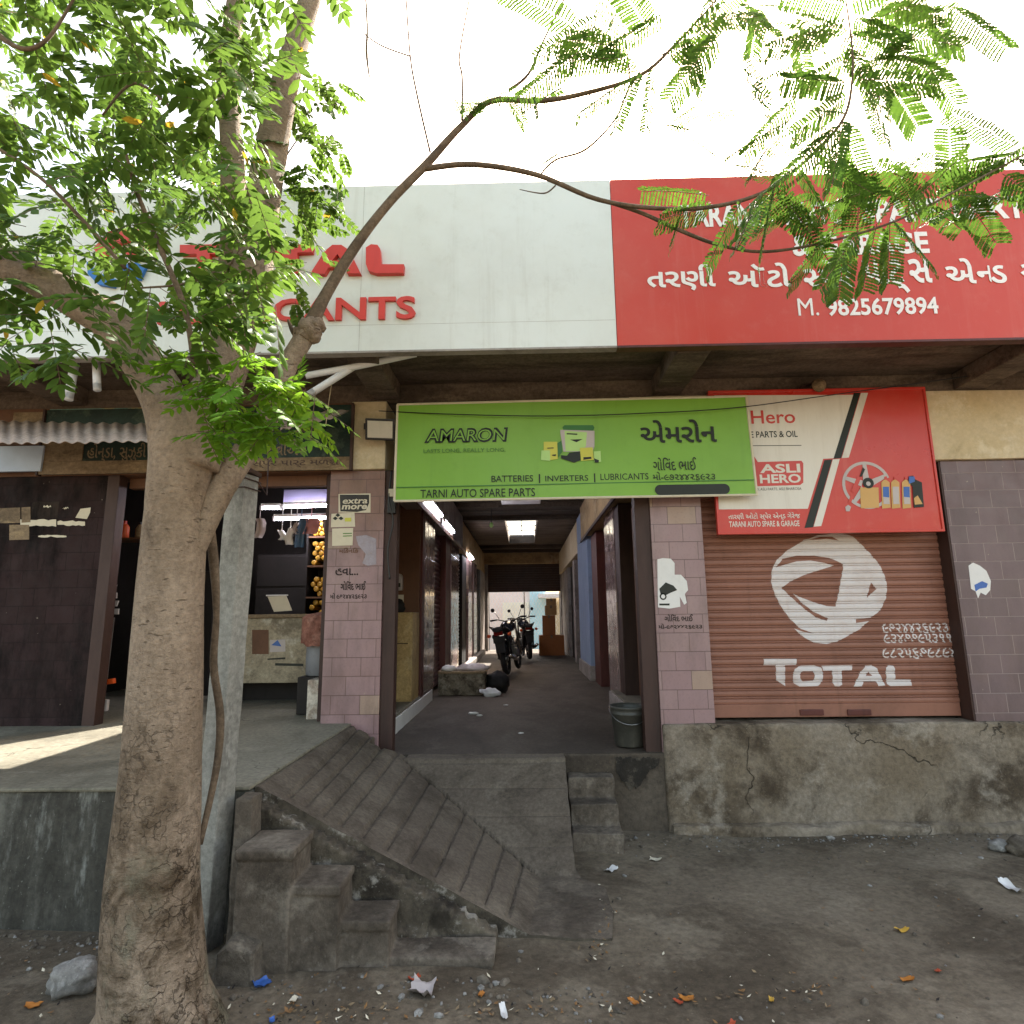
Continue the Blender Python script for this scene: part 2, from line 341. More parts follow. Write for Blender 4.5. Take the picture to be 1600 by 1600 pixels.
def words2d(segs, offset=0, ext=0):
    """text pieces side by side; a tuple (text, share) keeps the left share of the glyph (a Gujarati half letter)"""
    V, F, x = [], [], 0
    for s in ([segs] if isinstance(segs, str) else segs):
        t, keep = s if isinstance(s, tuple) else (s, 1)
        vs, fs = shape2d('text', t.strip(), offset, ext)
        if not vs: continue
        x0 = min(v.x for v in vs); x1 = max(v.x for v in vs)
        if keep < 1:
            bm = bmesh.new(); bv = [bm.verts.new(v) for v in vs]
            for f in fs:
                try: bm.faces.new([bv[i] for i in f])
                except ValueError: pass
            bmesh.ops.bisect_plane(bm, geom=bm.verts[:]+bm.edges[:]+bm.faces[:], plane_co=(x0+(x1-x0)*keep, 0, 0), plane_no=(1, 0, 0), clear_outer=True)
            bm.verts.index_update(); vs = [v.co.copy() for v in bm.verts]; fs = [tuple(v.index for v in f.verts) for f in bm.faces]; bm.free()
            x1 = x0+(x1-x0)*keep
        lead = .28 if t.startswith(' ') else 0
        b = len(V); V += [Vector((v.x-x0+x+lead, v.y, v.z)) for v in vs]; F += [tuple(i+b for i in f) for f in fs]
        x += lead+(x1-x0)+(.05 if keep == 1 else -.02)+(.28 if t.endswith(' ') else 0)
    return V, F
def fit(V, x0, x1, z0, z1, keep=False):
    """scales the outline into a box of the wall plane"""
    a0 = min(v.x for v in V); a1 = max(v.x for v in V); b0 = min(v.y for v in V); b1 = max(v.y for v in V)
    sx = (x1-x0)/(a1-a0); sz = (z1-z0)/(b1-b0)
    return [(x0+(v.x-a0)*sx, v.z, z0+(v.y-b0)*sz) for v in V]
def letters(mb, segs, p0, p1, y, offset=.0, ext=0, mat=0, shear=0):
    """lettering in the plane y=const, inside the box whose corners are p0 and p1 (x, z)"""
    V, F = words2d(segs, offset, ext); W = fit(V, p0[0], p1[0], min(p0[1], p1[1]), max(p0[1], p1[1]))
    zb = min(p0[1], p1[1]); slope = 0
    mb.mat(mat).add([(x+(z-zb)*shear, y-d*1.0, z) for x, d, z in W], F)
def pbox(u0, v0, u1, v1, y):
    """a photo rectangle on the plane y=const, as corner pair (x,z),(x,z)"""
    a = onY(u0, (v0+v1)/2, y); b = onY(u1, (v0+v1)/2, y); um = (u0+u1)/2
    t = onY(um, v0, y); c = onY(um, v1, y); return (a.x, c.z), (b.x, t.z)
def flat(mb, loops, y, mat=0):
    """filled outline given as loops of (x,z)"""
    vs, fs = shape2d('loops', loops); mb.mat(mat).add([(v.x, y, v.y) for v in vs], fs)
def px(pts, y): return [(onY(u, v, y).x, onY(u, v, y).z) for u, v in pts]
def disc(cx, cz, r, n=24, a0=0, a1=360): return [(cx+r*math.cos(R(a0+(a1-a0)*i/n)), cz+r*math.sin(R(a0+(a1-a0)*i/n))) for i in range(n+(0 if a1-a0 == 360 else 1))]
# ================================================================== ground
def gz(x, y):
    z = .02-.03*min(x, .8)-.04*min(max(y, -9), 0)
    if x > 3: z += -.02*min(x-3, 2)
    z = max(min(z, .4), -.12)
    d = Vector((x, y, 0))
    if y < .2: z += .022*noise.noise(d*.9)+.012*noise.noise(d*2.7)+.006*noise.noise(d*9)+.003*noise.noise(d*23)
    return z
def axis(lo, hi, step, far, n=14):
    a = [lo+i*step for i in range(int(round((hi-lo)/step))+1)]
    q = [(i/n)**2*(far-abs(lo)) for i in range(n, 0, -1)]; p = [(i/n)**2*(far-abs(hi)) for i in range(1, n+1)]
    return [lo-t for t in q]+a+[hi+t for t in p]
def build_ground():
    X = axis(-4.2, 5.0, .04, 90); Y = axis(-4.4, .3, .04, 90); mb = MB().smooth()
    nx = len(X); mb.v = [(x, y, gz(x, y)) for y in Y for x in X]
    for j in range(len(Y)-1):
        for i in range(nx-1): mb.face((j*nx+i, j*nx+i+1, (j+1)*nx+i+1, (j+1)*nx+i))
    struct('ground', mb, m_ground, fixn=False)
build_ground()

# ================================================================== the market building
PZ, CZ, TOP, SOF = .827, .60, 3.68, 3.86
bld = thing('market_building', 'single storey market block with tiled pillars, dark shop openings and a passage through its middle', 'building', (0, 0, 0))
def B(name, mats, *boxes, bevel=.004, parent=None, **k):
    mb = MB()
    for b in boxes: mb.box(*b)
    return mb.build(name, mats, parent or bld, bevel=bevel, **k)
# plinths and floors
pl = MB(); pl.box(1.13, 8, -.045, .9, -.4, PZ-.002); B_ = pl.build('plinth', m_plin, bld, bevel=.03, seg=3, sub=.09, rough=(.016, 2.2))
pl = MB(); pl.box(1.16, 8, -.12, .5, -.4, .07); pl.build('plinth_footing', m_plin, bld, bevel=.04, sub=.09, rough=(.05, 2.6))
lp = MB(); lp.box(-8, -1.475, -1.85, .35, -.4, PZ); lp_o = lp.build('shop_platform', m_plinl, bld, bevel=.012, sub=.1, rough=(.009, 2.5))
B('platform_screed', m_plat, (-8, -1.47, -1.865, .3, PZ+.001, PZ+.022), bevel=.009, sub=.12, rough=(.006, 3))
B('shop_floor', m_plat, (-8, -1.74, .3, 3.5, .5, PZ+.018))
B('passage_floor', m_floor, (-1.6, 1.6, -.02, 15.2, -.3, CZ), bevel=.015, sub=.25, rough=(.008, 1.5))
# front pillars, wall, beam
B('tiled_pillar', m_tileL, (-1.735, -1.24, 0, .34, .5, 3.035), bevel=.006)
B('tiled_pillar', m_tileR, (1.125, 1.575, 0, .34, .56, 3.035), bevel=.006)
B('tiled_wall', m_tileD, (3.712, 8, 0, .12, PZ-.01, 3.035))
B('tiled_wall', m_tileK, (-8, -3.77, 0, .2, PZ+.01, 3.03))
B('cream_beam', m_cream, (.98, 8, -.035, .35, 3.04, TOP), bevel=.012, sub=.15, rough=(.008, 3))
B('cream_beam', m_cream, (-1.56, -1.235, -.035, .35, 3.04, TOP), bevel=.012)
B('dark_lintel', m_brownp, (-8, -1.565, .0, .3, 3.032, TOP))
B('upper_wall', m_soffit, (-8, 8, .01, .34, TOP+.002, SOF-.004))
# canopy: roof slab with the skylight over the passage and an added, unseen gap over the left shop that lets in the platform's sun strip
sky_hole = [(-.42, 7.9), (.33, 7.9), (.33, 12.4), (-.42, 12.4)]
sun_slit = [(-2.22, 2.95), (-2.08, .7), (-3.3, .7)]
V, F = shape2d('loops', [[(-8, -.92), (8, -.92), (8, 15.4), (-8, 15.4)], sky_hole, sun_slit[::-1]], ext=.1)
MB().add([(v.x, v.y, v.z+SOF+.1) for v in V], F).build('roof_slab', m_soffit, bld)
B('parapet', m_soffit, (-8, 8, -.915, -.74, SOF+.205, 4.95))
for x0, x1 in ((1.2, 1.46), (-1.36, -1.12), (3.93, 4.2), (-4.3, -4.05)):
    B('canopy_beam', m_soffit, (x0, x1, -.90, .005, 3.70, SOF-.003), bevel=.012, sub=.12, rough=(.008, 4))
# skylight shaft over the passage
B('skylight_shaft', m_greyp, (-.62, -.43, 7.8, 12.5, 4.07, 4.22), (.34, .5, 7.8, 12.5, 4.07, 4.22), (-.42, .33, 12.41, 12.6, 4.07, 4.12))
B('skylight_bars', m_steel, *[(-.43, .34, 7.9+.9*i, 7.93+.9*i, 4.10, 4.13) for i in range(1, 5)], (-.06, -.03, 7.9, 12.4, 4.132, 4.155))
# end walls and backs that close the shops
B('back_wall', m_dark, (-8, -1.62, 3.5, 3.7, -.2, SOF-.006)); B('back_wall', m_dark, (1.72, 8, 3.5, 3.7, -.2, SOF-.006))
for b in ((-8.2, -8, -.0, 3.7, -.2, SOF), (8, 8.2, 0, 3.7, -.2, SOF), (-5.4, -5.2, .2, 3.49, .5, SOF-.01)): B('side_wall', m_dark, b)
# passage: walls, ceiling ribs
B('passage_wall', m_brownp, (-1.75, -1.5, 2.31, 15.2, .3, SOF-.006))
B('recess_wall', m_brownp, (-1.75, -1.66, .342, 2.30, .3, SOF-.006))
B('recess_panel', m_brownp, (-1.659, -1.31, 2.24, 2.305, CZ, 3.1))
B('recess_floor', m_plat, (-1.66, -1.501, .342, 2.239, CZ, .775))
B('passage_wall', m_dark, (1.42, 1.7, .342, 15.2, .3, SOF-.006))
for y in (1.0, 2.6, 4.2, 5.8, 7.3, 12.8, 14.0):
    B('ceiling_rib', m_ceil, (-1.5, 1.42, y, y+.14, SOF-.11, SOF-.004), bevel=.008)
for k in range(9):
    B('ceiling_board', m_ceil, (-1.49, 1.41, .36+.78*k, .36+.78*k+.74, SOF-.03, SOF-.006))
# left side of the passage, front to back
def side(name, mat, y0, y1, z0, z1, d0, d1, left=True, **k):
    return B(name, mat, (-1.5+d0, -1.5+d1, y0, y1, z0, z1) if left else (1.42-d1, 1.42-d0, y0, y1, z0, z1), **k)
B('door_post', m_framed, (-1.237, -1.125, .02, .14, CZ-.03, 3.04))
B('door_post', m_framed, (.992, 1.123, .02, .14, CZ-.03, 3.04))
ldg = B('door_ledge', [m_plat], (-1.5, -1.29, .16, 3.2, CZ, .775), bevel=.01)
B('ledge_riser', m_white, (-1.3, -1.275, .16, 3.19, CZ-.002, .745), parent=ldg, bevel=.003, sub=.15, rough=(.006, 8))
def shutter(name, mat, x, y0, y1, z0, z1, sgn, lb=None):
    """a roller shutter in a side wall, slats as real corrugation"""
    mb = MB(); n = int((z1-z0)/.075); pr = [(0, 0), (.25, .012), (.5, .016), (.75, .012), (.9, 0), (.95, -.004)]
    pts = [(x+sgn*d, z0+(i+t)*.075) for i in range(n) for t, d in pr]
    mb.v = [(q, y, z) for q, z in pts for y in (y0, y1)]
    for i in range(len(pts)-1): mb.face((2*i, 2*i+1, 2*i+3, 2*i+2))
    o = mb.build(name, mat, bld, fixn=False)
    if lb: o['label'] = lb
    return o
side('door_frame', m_frame, 2.31, 2.5, CZ, 3.1, 0, .215)
side('tiled_pier', m_tileC, 2.5, 3.35, CZ, 3.1, 0, .21)
shutter('roller_shutter', m_shutm, -1.42, 3.35, 4.75, CZ+.05, 3.1, 1, 'maroon shutter with white painted writing')
side('door_frame', m_frame, 4.75, 5.35, CZ, 3.1, 0, .19)
side('tiled_pier', m_tileC, 5.35, 6.55, CZ, 3.1, 0, .21)
shutter('roller_shutter', m_shutg, -1.42, 6.55, 7.7, CZ+.05, 3.1, 1, 'pale grey shutter')
side('door_leaf', m_dark, 7.7, 8.6, CZ, 3.1, 0, .16)
side('tiled_pier', m_tileC, 8.6, 9.5, CZ, 3.1, 0, .21)
side('door_frame', m_frame, 9.5, 10.1, CZ, 3.1, 0, .19)
side('tiled_pier', m_tileC, 10.1, 11.0, CZ, 3.1, 0, .21)
side('door_leaf', m_dark, 11.0, 12.4, CZ, 3.1, 0, .15)
side('plain_pier', m_greyp, 12.4, 14.5, CZ, 3.1, 0, .2)
side('passage_kerb', m_greyp, 5.0, 13.0, CZ, .74, .2, .32, bevel=.02)
side('passage_fascia', m_greyp, 1.55, 6.8, 3.08, SOF-.12, 0, .26)
side('passage_fascia', m_beige, 6.8, 14.4, 3.08, SOF-.12, 0, .2)
B('fascia_trim', m_orange if False else m_brownp, (-1.245, -1.225, 1.56, 6.79, 3.03, 3.1))
# right side of the passage
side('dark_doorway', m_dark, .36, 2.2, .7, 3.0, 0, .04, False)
side('door_frame', m_framed, 1.35, 1.5, CZ, 3.1, .041, .14, False)
side('door_frame', m_brownp, 1.5, 1.95, CZ+.2, 3.0, .041, .1, False)
side('door_frame', m_framed, 2.15, 2.5, CZ, 3.1, .0, .23, False)
side('tiled_pier', m_tileC, 2.5, 3.4, CZ, 3.15, 0, .24, False)
side('door_leaf', m_brownp, 3.4, 4.55, CZ+.12, 3.1, 0, .08, False)
side('door_frame', m_frame, 4.55, 5.3, CZ, 3.1, 0, .22, False)
m_sky = paint('pale_blue_limewash', '#8fa3c0', .8, .25, '#6a7080', b=.2)
side('blue_pilaster', m_sky, 5.4, 7.3, CZ+.25, SOF-.13, 0, .28, False)
side('pilaster_foot', m_greyp, 5.35, 7.4, CZ, CZ+.25, 0, .31, False, bevel=.02)
shutter('roller_shutter', m_shutm, 1.36, 7.4, 9.2, CZ+.05, 3.05, -1)
side('plain_pier', m_greyp, 9.2, 9.7, CZ, 3.05, 0, .2, False)
side('door_leaf', m_dark, 9.7, 11.6, CZ, 3.05, 0, .1, False)
side('plain_pier', m_greyp, 11.6, 14.5, CZ, 3.05, 0, .18, False)
side('passage_fascia', m_beige, .9, 3.5, 3.12, SOF-.115, 0, .32, False)
side('passage_fascia', m_beige, 3.51, 6.0, 3.12, SOF-.115, 0, .325, False)
side('passage_fascia', m_cream, 7.32, 14.4, 3.05, SOF-.115, 0, .25, False)
B('fascia_trim', m_framed, (1.075, 1.1, .9, 6.0, 3.07, 3.118))
ldr = B('door_ledge', m_plat, (1.09, 1.42, .62, 2.7, CZ, .775), bevel=.01)
B('ledge_riser', m_greyp, (1.065, 1.09, .62, 2.69, CZ-.002, .765), parent=ldr, bevel=.006, sub=.12, rough=(.008, 6))
# end of the passage
B('end_lintel', m_beige, (-1.5, 1.42, 14.4, 14.75, 3.42, SOF-.005), bevel=.01)
shutter_end = MB(); n = 12
for i in range(n): shutter_end.box(-1.2, 1.2, 14.62+.006*(i % 2), 14.66, 2.5+.08*i, 2.575+.08*i)
shutter_end.box(-1.2, 1.2, 14.667, 14.68, 2.5, 3.45); shutter_end.build('half_open_shutter', m_shutb, bld)
B('end_pier', m_greyp, (-1.5, -1.2, 14.5, 14.9, CZ, 3.42)); B('end_pier', m_greyp, (1.2, 1.42, 14.5, 14.9, CZ, 3.42))

# red-brown roller shutter of the right shop
SX0, SX1, SY = 1.575, 3.80, .15
SZ0, PITCHZ = .95, .0665
PROF = [(0, .003), (.05, -.007), (.14, -.0105), (.36, -.0125), (.58, -.0105), (.67, -.007), (.70, .004), (.755, .004), (.785, -.006), (.86, -.008), (.93, -.006), (.96, .003)]
def slat_y(z):
    t = ((z-SZ0)/PITCHZ) % 1.0; P = PROF+[(1., 0)]
    for (a, b), (c, d) in zip(P, P[1:]):
        if a <= t <= c: return SY+b+(d-b)*(t-a)/(c-a)
    return SY
rows = [SZ0+(i+t)*PITCHZ for i in range(31) for t, _ in PROF]
mb = MB(); mb.v = [(x, slat_y(z+1e-6), z) for z in rows for x in (SX0, SX1)]
for i in range(len(rows)-1): mb.face((2*i, 2*i+1, 2*i+3, 2*i+2))
shut = mb.build('roller_shutter', m_shut, bld, fixn=False); shut['label'] = 'rust red roller shutter with a white painted emblem'
bb = B('bottom_bar', m_shut, (SX0+.01, SX1-.11, SY-.018, SY+.01, PZ+.02, SZ0+.004), parent=shut)
for u in (1268, 1342):
    q = onY(u, 1112, SY-.02); B('lock_plate', m_frame, (q.x-.1, q.x+.1, SY-.032, SY-.019, q.z-.03, q.z+.02), parent=shut, bevel=.008)
B('guide_channel', m_framed, (3.697, 3.7115, .004, SY+.03, PZ, 3.03), parent=shut)
B('guide_channel', m_framed, (1.576, 1.60, .1, SY+.06, PZ, 3.03), parent=shut)
B('shutter_housing', m_framed, (SX0+.002, 3.70, .06, .5, 3.0, 3.038))
# emblem and writing painted across the slats
def z5(pts): return [(1180+x/4.706, 820+y/4.706) for x, y in pts]
em = [[(118,335),(150,265),(230,190),(340,125),(450,80),(560,64),(640,66),(705,82),(760,130),(840,212),(910,295),(950,385),(966,455),(956,540),(915,630),(845,682),(735,695),(735,722),(830,708),(760,770),(680,815),(600,858),(520,876),(430,866),(360,832),(310,790),(282,762),(345,786),(430,800),(330,765),(250,690),(185,600),(140,510),(115,430)],
      [(350,112),(480,88),(560,90),(612,118),(520,105),(420,112)],
      [(148,315),(200,250),(300,228),(430,228),(545,245),(642,290),(640,335),(625,405),(610,500),(585,602),(520,598),(430,570),(345,540),(275,505),(335,572),(425,640),(485,668),(535,690),(520,706),(440,680),(350,612),(260,532),(190,465),(250,420),(350,372),(480,330),(577,300),(500,280),(400,264),(300,270),(220,292)],
      [(845,425),(887,470),(815,538),(830,480)]]
art = MB()
flat(art, [px(z5(l), SY) for l in em], 0)
def zl(x0, y0, x1, y1): return pbox(1180+x0/4.706, 820+y0/4.706, 1180+x1/4.706, 820+y1/4.706, SY)
def rr(x0, y0, x1, y1): return px(z5([(x0, y0), (x1, y0), (x1, y1), (x0, y1)]), SY)
flat(art, [px(z5([(60,985),(300,985),(300,1030),(216,1032),(216,1185),(150,1140),(148,1032),(60,1032)]), SY)], 0)
flat(art, [px(z5([(330,1035),(430,1032),(480,1050),(496,1090),(490,1150),(455,1185),(320,1188),(280,1165),(272,1120),(285,1060)]), SY), px(z5([(345,1075),(420,1075),(435,1100),(425,1145),(345,1150),(325,1125),(328,1095)]), SY)], 0)
flat(art, [px(z5([(485,1035),(710,1030),(705,1068),(632,1070),(634,1175),(610,1188),(580,1185),(566,1160),(562,1070),(495,1072)]), SY)], 0)
flat(art, [px(z5([(718,1188),(770,1080),(810,1035),(850,1030),(890,1055),(950,1180),(900,1185),(885,1150),(795,1150),(778,1186)]), SY), px(z5([(805,1110),(828,1080),(855,1110)]), SY)], 0)
flat(art, [px(z5([(955,1050),(980,1030),(1010,1035),(1022,1060),(1025,1138),(1140,1138),(1145,1182),(990,1185),(962,1170)]), SY)], 0)
for s, b in (('૯૭૨૪૪૨૬૯૨૩', (930, 722, 1412, 800)), ('૯૩૪૭૭૯૫૩૧૧', (940, 800, 1440, 868)), ('૯૮૨૫૬૭૯૮૯૪', (930, 905, 1480, 985))):
    letters(art, s, *zl(*b), 0, .012)
bm = bmesh.new(); bv = [bm.verts.new(v) for v in art.v]
for f in art.f:
    try: bm.faces.new([bv[i] for i in f])
    except ValueError: pass
for z in rows:
    bmesh.ops.bisect_plane(bm, geom=bm.verts[:]+bm.edges[:]+bm.faces[:], plane_co=(0, 0, z), plane_no=(0, 0, 1))
for v in bm.verts: v.co.y = slat_y(v.co.z)-.0016
me = bpy.data.meshes.new('painted_emblem'); bm.to_mesh(me); bm.free(); me.materials.append(m_chalk)
eo = bpy.data.objects.new('painted_emblem', me); C.collection.objects.link(eo); eo.parent = shut

# left shop opening
B('door_frame', m_framed, (-3.768, -3.66, -.012, .1, PZ+.02, 3.028))
B('door_frame', m_framed, (-1.80, -1.737, .1, .2, PZ+.02, 3.028))
B('shutter_housing', m_brownp, (-3.655, -1.81, .12, .2, 2.93, 3.028))

# ================================================================== ramp and steps
RX0, RX1, RY0, RY1 = -1.47, .50, -1.80, -.015
gro = [-1.31, -1.22, -1.12, -1.02, -.9, -.768, -.64, -.505, -.37, -.235, -.11, .02, .143]
def ramp_z(x, y):
    L = .832-.5*(x+1.45); S = .597+.615*(y+.16)
    nzv = .006*noise.noise(Vector((x*3, y*3, 5)))+.003*noise.noise(Vector((x*11, y*11, 2)))
    S = min(S, .6)
    if x > -1.26: L = min(L, .602+.75*max(0, -y-.03))
    if L > S:
        z = L
        k = -.05+.16*(x+1.3)/1.4
        d = min(abs(x-(g+k*(y+1.7))) for g in gro)
        if y > -1.74: z -= .021*math.exp(-(d/.0105)**2)
        z -= .02*math.exp(-((L-S)/.02)**2)
    else:
        z = S
        d = abs(((-y)+.12) % .21-.105)
        z -= .011*math.exp(-(d/.009)**2)
    z = min(z, .845, .832 if x < -1.2 else .60 if y > -.2 and L < .6 else .84)
    g = gz(x, y)
    return max(z, g+.012)+nzv
def build_ramp():
    nx, ny = 158, 143; X = [RX0+(RX1-RX0)*i/nx for i in range(nx+1)]; Y = [RY0+(RY1-RY0)*j/ny for j in range(ny+1)]
    def right(y):
        if y > -.95: return .305
        t = min(1, (-.95-y)/.25); return .305+.17*t*t*(3-2*t)-.05*max(0, (-1.5-y)/.3)
    mb = MB()
    # a grid whose columns are squeezed to the ragged right edge
    P = []
    for y in Y:
        r = right(y)+.008*noise.noise(Vector((y*9, 3, 1)))
        P.append([(RX0+(r-RX0)*i/nx, y) for i in range(nx+1)])
    W = nx+1
    for row in P:
        for x, y in row:
            yy = y-.012*max(0, 1-(y-RY0)/.05)*noise.noise(Vector((x*6, 0, 9)))
            mb.v.append((x, yy, ramp_z(x, y)))
    for j in range(ny):
        for i in range(nx): mb.face((j*W+i, j*W+i+1, (j+1)*W+i+1, (j+1)*W+i))
    mb.mat(1)
    def skirt(idx, flip):
        b = len(mb.v)
        for q in idx: x, y, z = mb.v[q]; mb.v.append((x, y, -.4))
        for k in range(len(idx)-1):
            f = (idx[k], b+k, b+k+1, idx[k+1]); mb.face(f if not flip else f[::-1])
    skirt([i for i in range(W)], False); skirt([ny*W+i for i in range(W)], True)
    skirt([j*W for j in range(ny+1)], True); skirt([j*W+nx for j in range(ny+1)], False)
    return solo('concrete_ramp', mb, [m_ramp, m_side], 'grooved concrete ramp fanning up to the passage and the left platform', 'ramp', fixn=False)
build_ramp()
# apron lip below the ramp
mb = MB(); 
st = thing('flight_of_steps', 'worn concrete flight of four steps along the front of the ramp', 'steps', (-.8, -1.98, 0))
def fused(name, mat, parent, boxes, vox=.010, rough=.007, sc=5):
    """boxes grown together into one worn concrete body"""
    mb = MB()
    for b in boxes: mb.box(*b)
    t = mb.build('t', mat); md = t.modifiers.new('r', 'REMESH'); md.mode = 'VOXEL'; md.voxel_size = vox
    sm = t.modifiers.new('s', 'SMOOTH'); sm.factor = .5; sm.iterations = 1; sm.factor = .3
    me = bpy.data.meshes.new_from_object(t.evaluated_get(bpy.context.evaluated_depsgraph_get())); bpy.data.objects.remove(t)
    for v in me.vertices:
        n = noise.noise_vector(v.co*sc)*.6+noise.noise_vector(v.co*sc*3.3)*.35+noise.noise_vector(v.co*sc*9)*.15; v.co += n*rough
    for p in me.polygons: p.use_smooth = True
    if not me.materials: me.materials.append(mat)
    me.transform(Matrix.Translation(-origin(parent))); o = bpy.data.objects.new(name, me); C.collection.objects.link(o); o.parent = parent; return o
fused('treads', m_step, st, [(-1.37, xr+.010, -2.118-.03*k, -1.93, .165*(k+1)-.04, .165*(k+1)) for k, xr in enumerate((-.175, -.655, -.885, -1.105))]+[(-1.365, xr, -2.108-.03*k, -1.93, -.3, .165*(k+1)) for k, xr in enumerate((-.175, -.655, -.885, -1.105))], .008, .006)
wb_ = []
for i in range(24):
    x = -1.45+i*.0535; zt = .832-.5*(x+.054+1.45)-.03
    wb_ += [(x, x+.056, -1.945, -1.795, -.3, max(.1, zt*.5)), (x, x+.056, -1.90, -1.795, -.3, max(.12, zt))]
fused('side_wall', m_side, st, wb_, .012, .010, 6)
mb = MB(); mb.box(-1.47, -1.38, -2.03, -1.90, -.2, .835); mb.build('end_post', m_step, st, bevel=.015, sub=.08, rough=(.01, 5))
st2 = thing('side_steps', 'two narrow broken steps right of the ramp', 'steps', (.5, -.25, 0))
fused('treads', m_step, st2, [(.325, .70, -.52, -.03, -.3, .155), (.33, .695, -.35, -.03, -.3, .305), (.33, .69, -.18, -.03, -.3, .455)], .010, .012, 6)
# ================================================================== signs
def sign_panel(name, label, x0, x1, z0, z1, y, d, mat, edge, cat='sign'):
    t = thing(name, label, cat, ((x0+x1)/2, y, z0))
    MB().box(x0, x1, y-d, y, z0, z1).build('panel', mat, t, bevel=.003)
    if edge:
        e = MB(); s = .018
        for b in ((x0-.004, x1+.004, y-d-.006, y+.004, z0-s, z0+.002), (x0-.004, x1+.004, y-d-.006, y+.004, z1-.002, z1+s),
                  (x0-s, x0-.003, y-d-.005, y+.004, z0-s, z1+s), (x1+.003, x1+s, y-d-.005, y+.004, z0-s, z1+s)): e.box(*b)
        e.build('frame', edge, t, bevel=.002)
    return t
YF = -.99                                       # face of the long signs on the canopy edge
ws = sign_panel('shop_sign', 'long white fascia sign with raised red letters LUBRICANTS', -6.5, .728, 3.716, 5.13, -.925, .065, m_signw, None)
e = MB(); e.box(-6.5, .728, YF-.012, -.925, 3.700, 3.7155)
for x in (-1.23,): e.box(x, x+.002, YF-.0006, YF+.001, 3.72, 5.12)
e.box(-6.4, .72, YF-.0006, YF+.001, 3.93, 3.9318); e.build('edge_trim', m_greyp, ws)
lt = MB()
letters(lt, 'LUBRICANTS', *pbox(250, 469, 650, 504, YF), YF-.012, .022, .012, 0)
lt.build('small_lettering', m_letr, ws)
lt = MB(); yl = YF-.02
def zz(l): return px(l, YF)
def solid(mb, loops, y, d, mat=0):
    vs, fs = shape2d('loops', loops, ext=d/2); mb.mat(mat).add([(v.x, y-v.z, v.y) for v in vs], fs)
solid(lt, [zz([(286,388),(352,387),(352,402),(332,402),(332,436),(312,436),(312,402),(286,402)])], yl, .05)
solid(lt, [zz([(352,398),(366,390),(394,390),(408,400),(408,424),(396,434),(364,435),(351,426)]), zz([(371,402),(389,402),(393,407),(393,419),(387,423),(370,423),(367,418),(367,406)])], yl, .05)
solid(lt, [zz([(414,389),(492,387),(491,399),(468,400),(467,430),(460,434),(448,434),(444,400),(415,401)])], yl, .05)
solid(lt, [zz([(488,432),(510,398),(522,388),(536,388),(548,396),(566,432),(545,432),(540,422),(516,423),(510,433)]), zz([(522,412),(530,402),(536,412)])], yl, .05)
solid(lt, [zz([(574,392),(582,387),(592,388),(596,394),(598,418),(633,418),(632,431),(590,432),(578,428),(574,418)])], yl, .05)
lt.build('large_lettering', m_letr, ws)
lg = MB()
solid(lg, [zz([(150,392),(175,366),(215,360),(236,372),(212,378),(180,388),(165,410)])], yl, .03, 0)
solid(lg, [zz([(196,396),(222,386),(246,384),(240,398),(214,412)])], yl, .03, 0)
solid(lg, [zz([(140,412),(158,430),(186,440),(182,452),(158,448),(142,432)])], yl, .03, 1)
solid(lg, [zz([(190,420),(216,414),(232,420),(222,440),(196,436)])], yl, .03, 1)
lg.build('ribbon_emblem', [m_letr, m_letb], ws)
rs = sign_panel('shop_sign', 'long red fascia sign with white English and Gujarati lettering and a phone number', .731, 6.6, 3.716, 5.128, -.925, .068, m_signr, None)
MB().box(.731, 6.6, YF-.014, -.925, 3.698, 3.7155).build('edge_trim', m_frame, rs)
lt = MB(); yr = YF-.0065
letters(lt, 'TARANI', *pbox(1060, 320, 1186, 355, YF), yr, .03, .002)
letters(lt, 'AUTO', *pbox(1226, 316, 1322, 352, YF), yr, .03, .002)
letters(lt, 'SPARE', *pbox(1345, 312, 1468, 348, YF), yr, .03, .002)
letters(lt, 'PARTS', *pbox(1488, 308, 1622, 343, YF), yr, .03, .002)
letters(lt, '& GARAGE', *pbox(1237, 365, 1450, 399, YF), yr, .03, .002)
letters(lt, 'M.', *pbox(1246, 467, 1278, 494, YF), yr, 0, .002)
letters(lt, '9825679894', *pbox(1291, 466, 1465, 493, YF), yr, .022, .002)
for s, b in ((['તરણી'], (1011, 414, 1117, 455)), (['ઑટો'], (1137, 412, 1234, 450)), ([('સ', .66), 'પેર'], (1254, 407, 1330, 450)), (['પાટ્', 'ર્સ'][0:1]+['સ'], (1348, 406, 1455, 459)), (['એ', ('ન', .72), 'ડ'], (1476, 404, 1570, 444)), (['ગેરેજ'], (1592, 400, 1700, 440))):
    letters(lt, s, *pbox(*b, YF), yr, .022, .002)
lt.build('lettering', m_letw, rs)

# green banner over the passage
YG = -.17
g0, g1 = onY(617, 783, YG), onY(1168, 620, YG)
gb = thing('hanging_banner', 'green printed banner stretched over the passage entrance', 'banner', (.44, YG, 2.73))
def corner(u, v): p = onY(u, v, YG); return (p.x, p.z)
c4 = [corner(616, 783), corner(1183, 773), corner(1166, 619), corner(621, 632)]
def gwarp(s, t):
    a = Vector(c4[0]).lerp(Vector(c4[1]), s); b = Vector(c4[3]).lerp(Vector(c4[2]), s); p = a.lerp(b, t)
    return Vector((p.x, YG+.004*math.sin(7*s+2*t)+.0015*math.sin(19*s-3*t), p.y))
mb = MB().smooth(); n1, n2 = 48, 12
mb.v = [tuple(gwarp(i/n1, j/n2)) for j in range(n2+1) for i in range(n1+1)]; W = n1+1
for j in range(n2):
    for i in range(n1): mb.face((j*W+i, j*W+i+1, (j+1)*W+i+1, (j+1)*W+i))
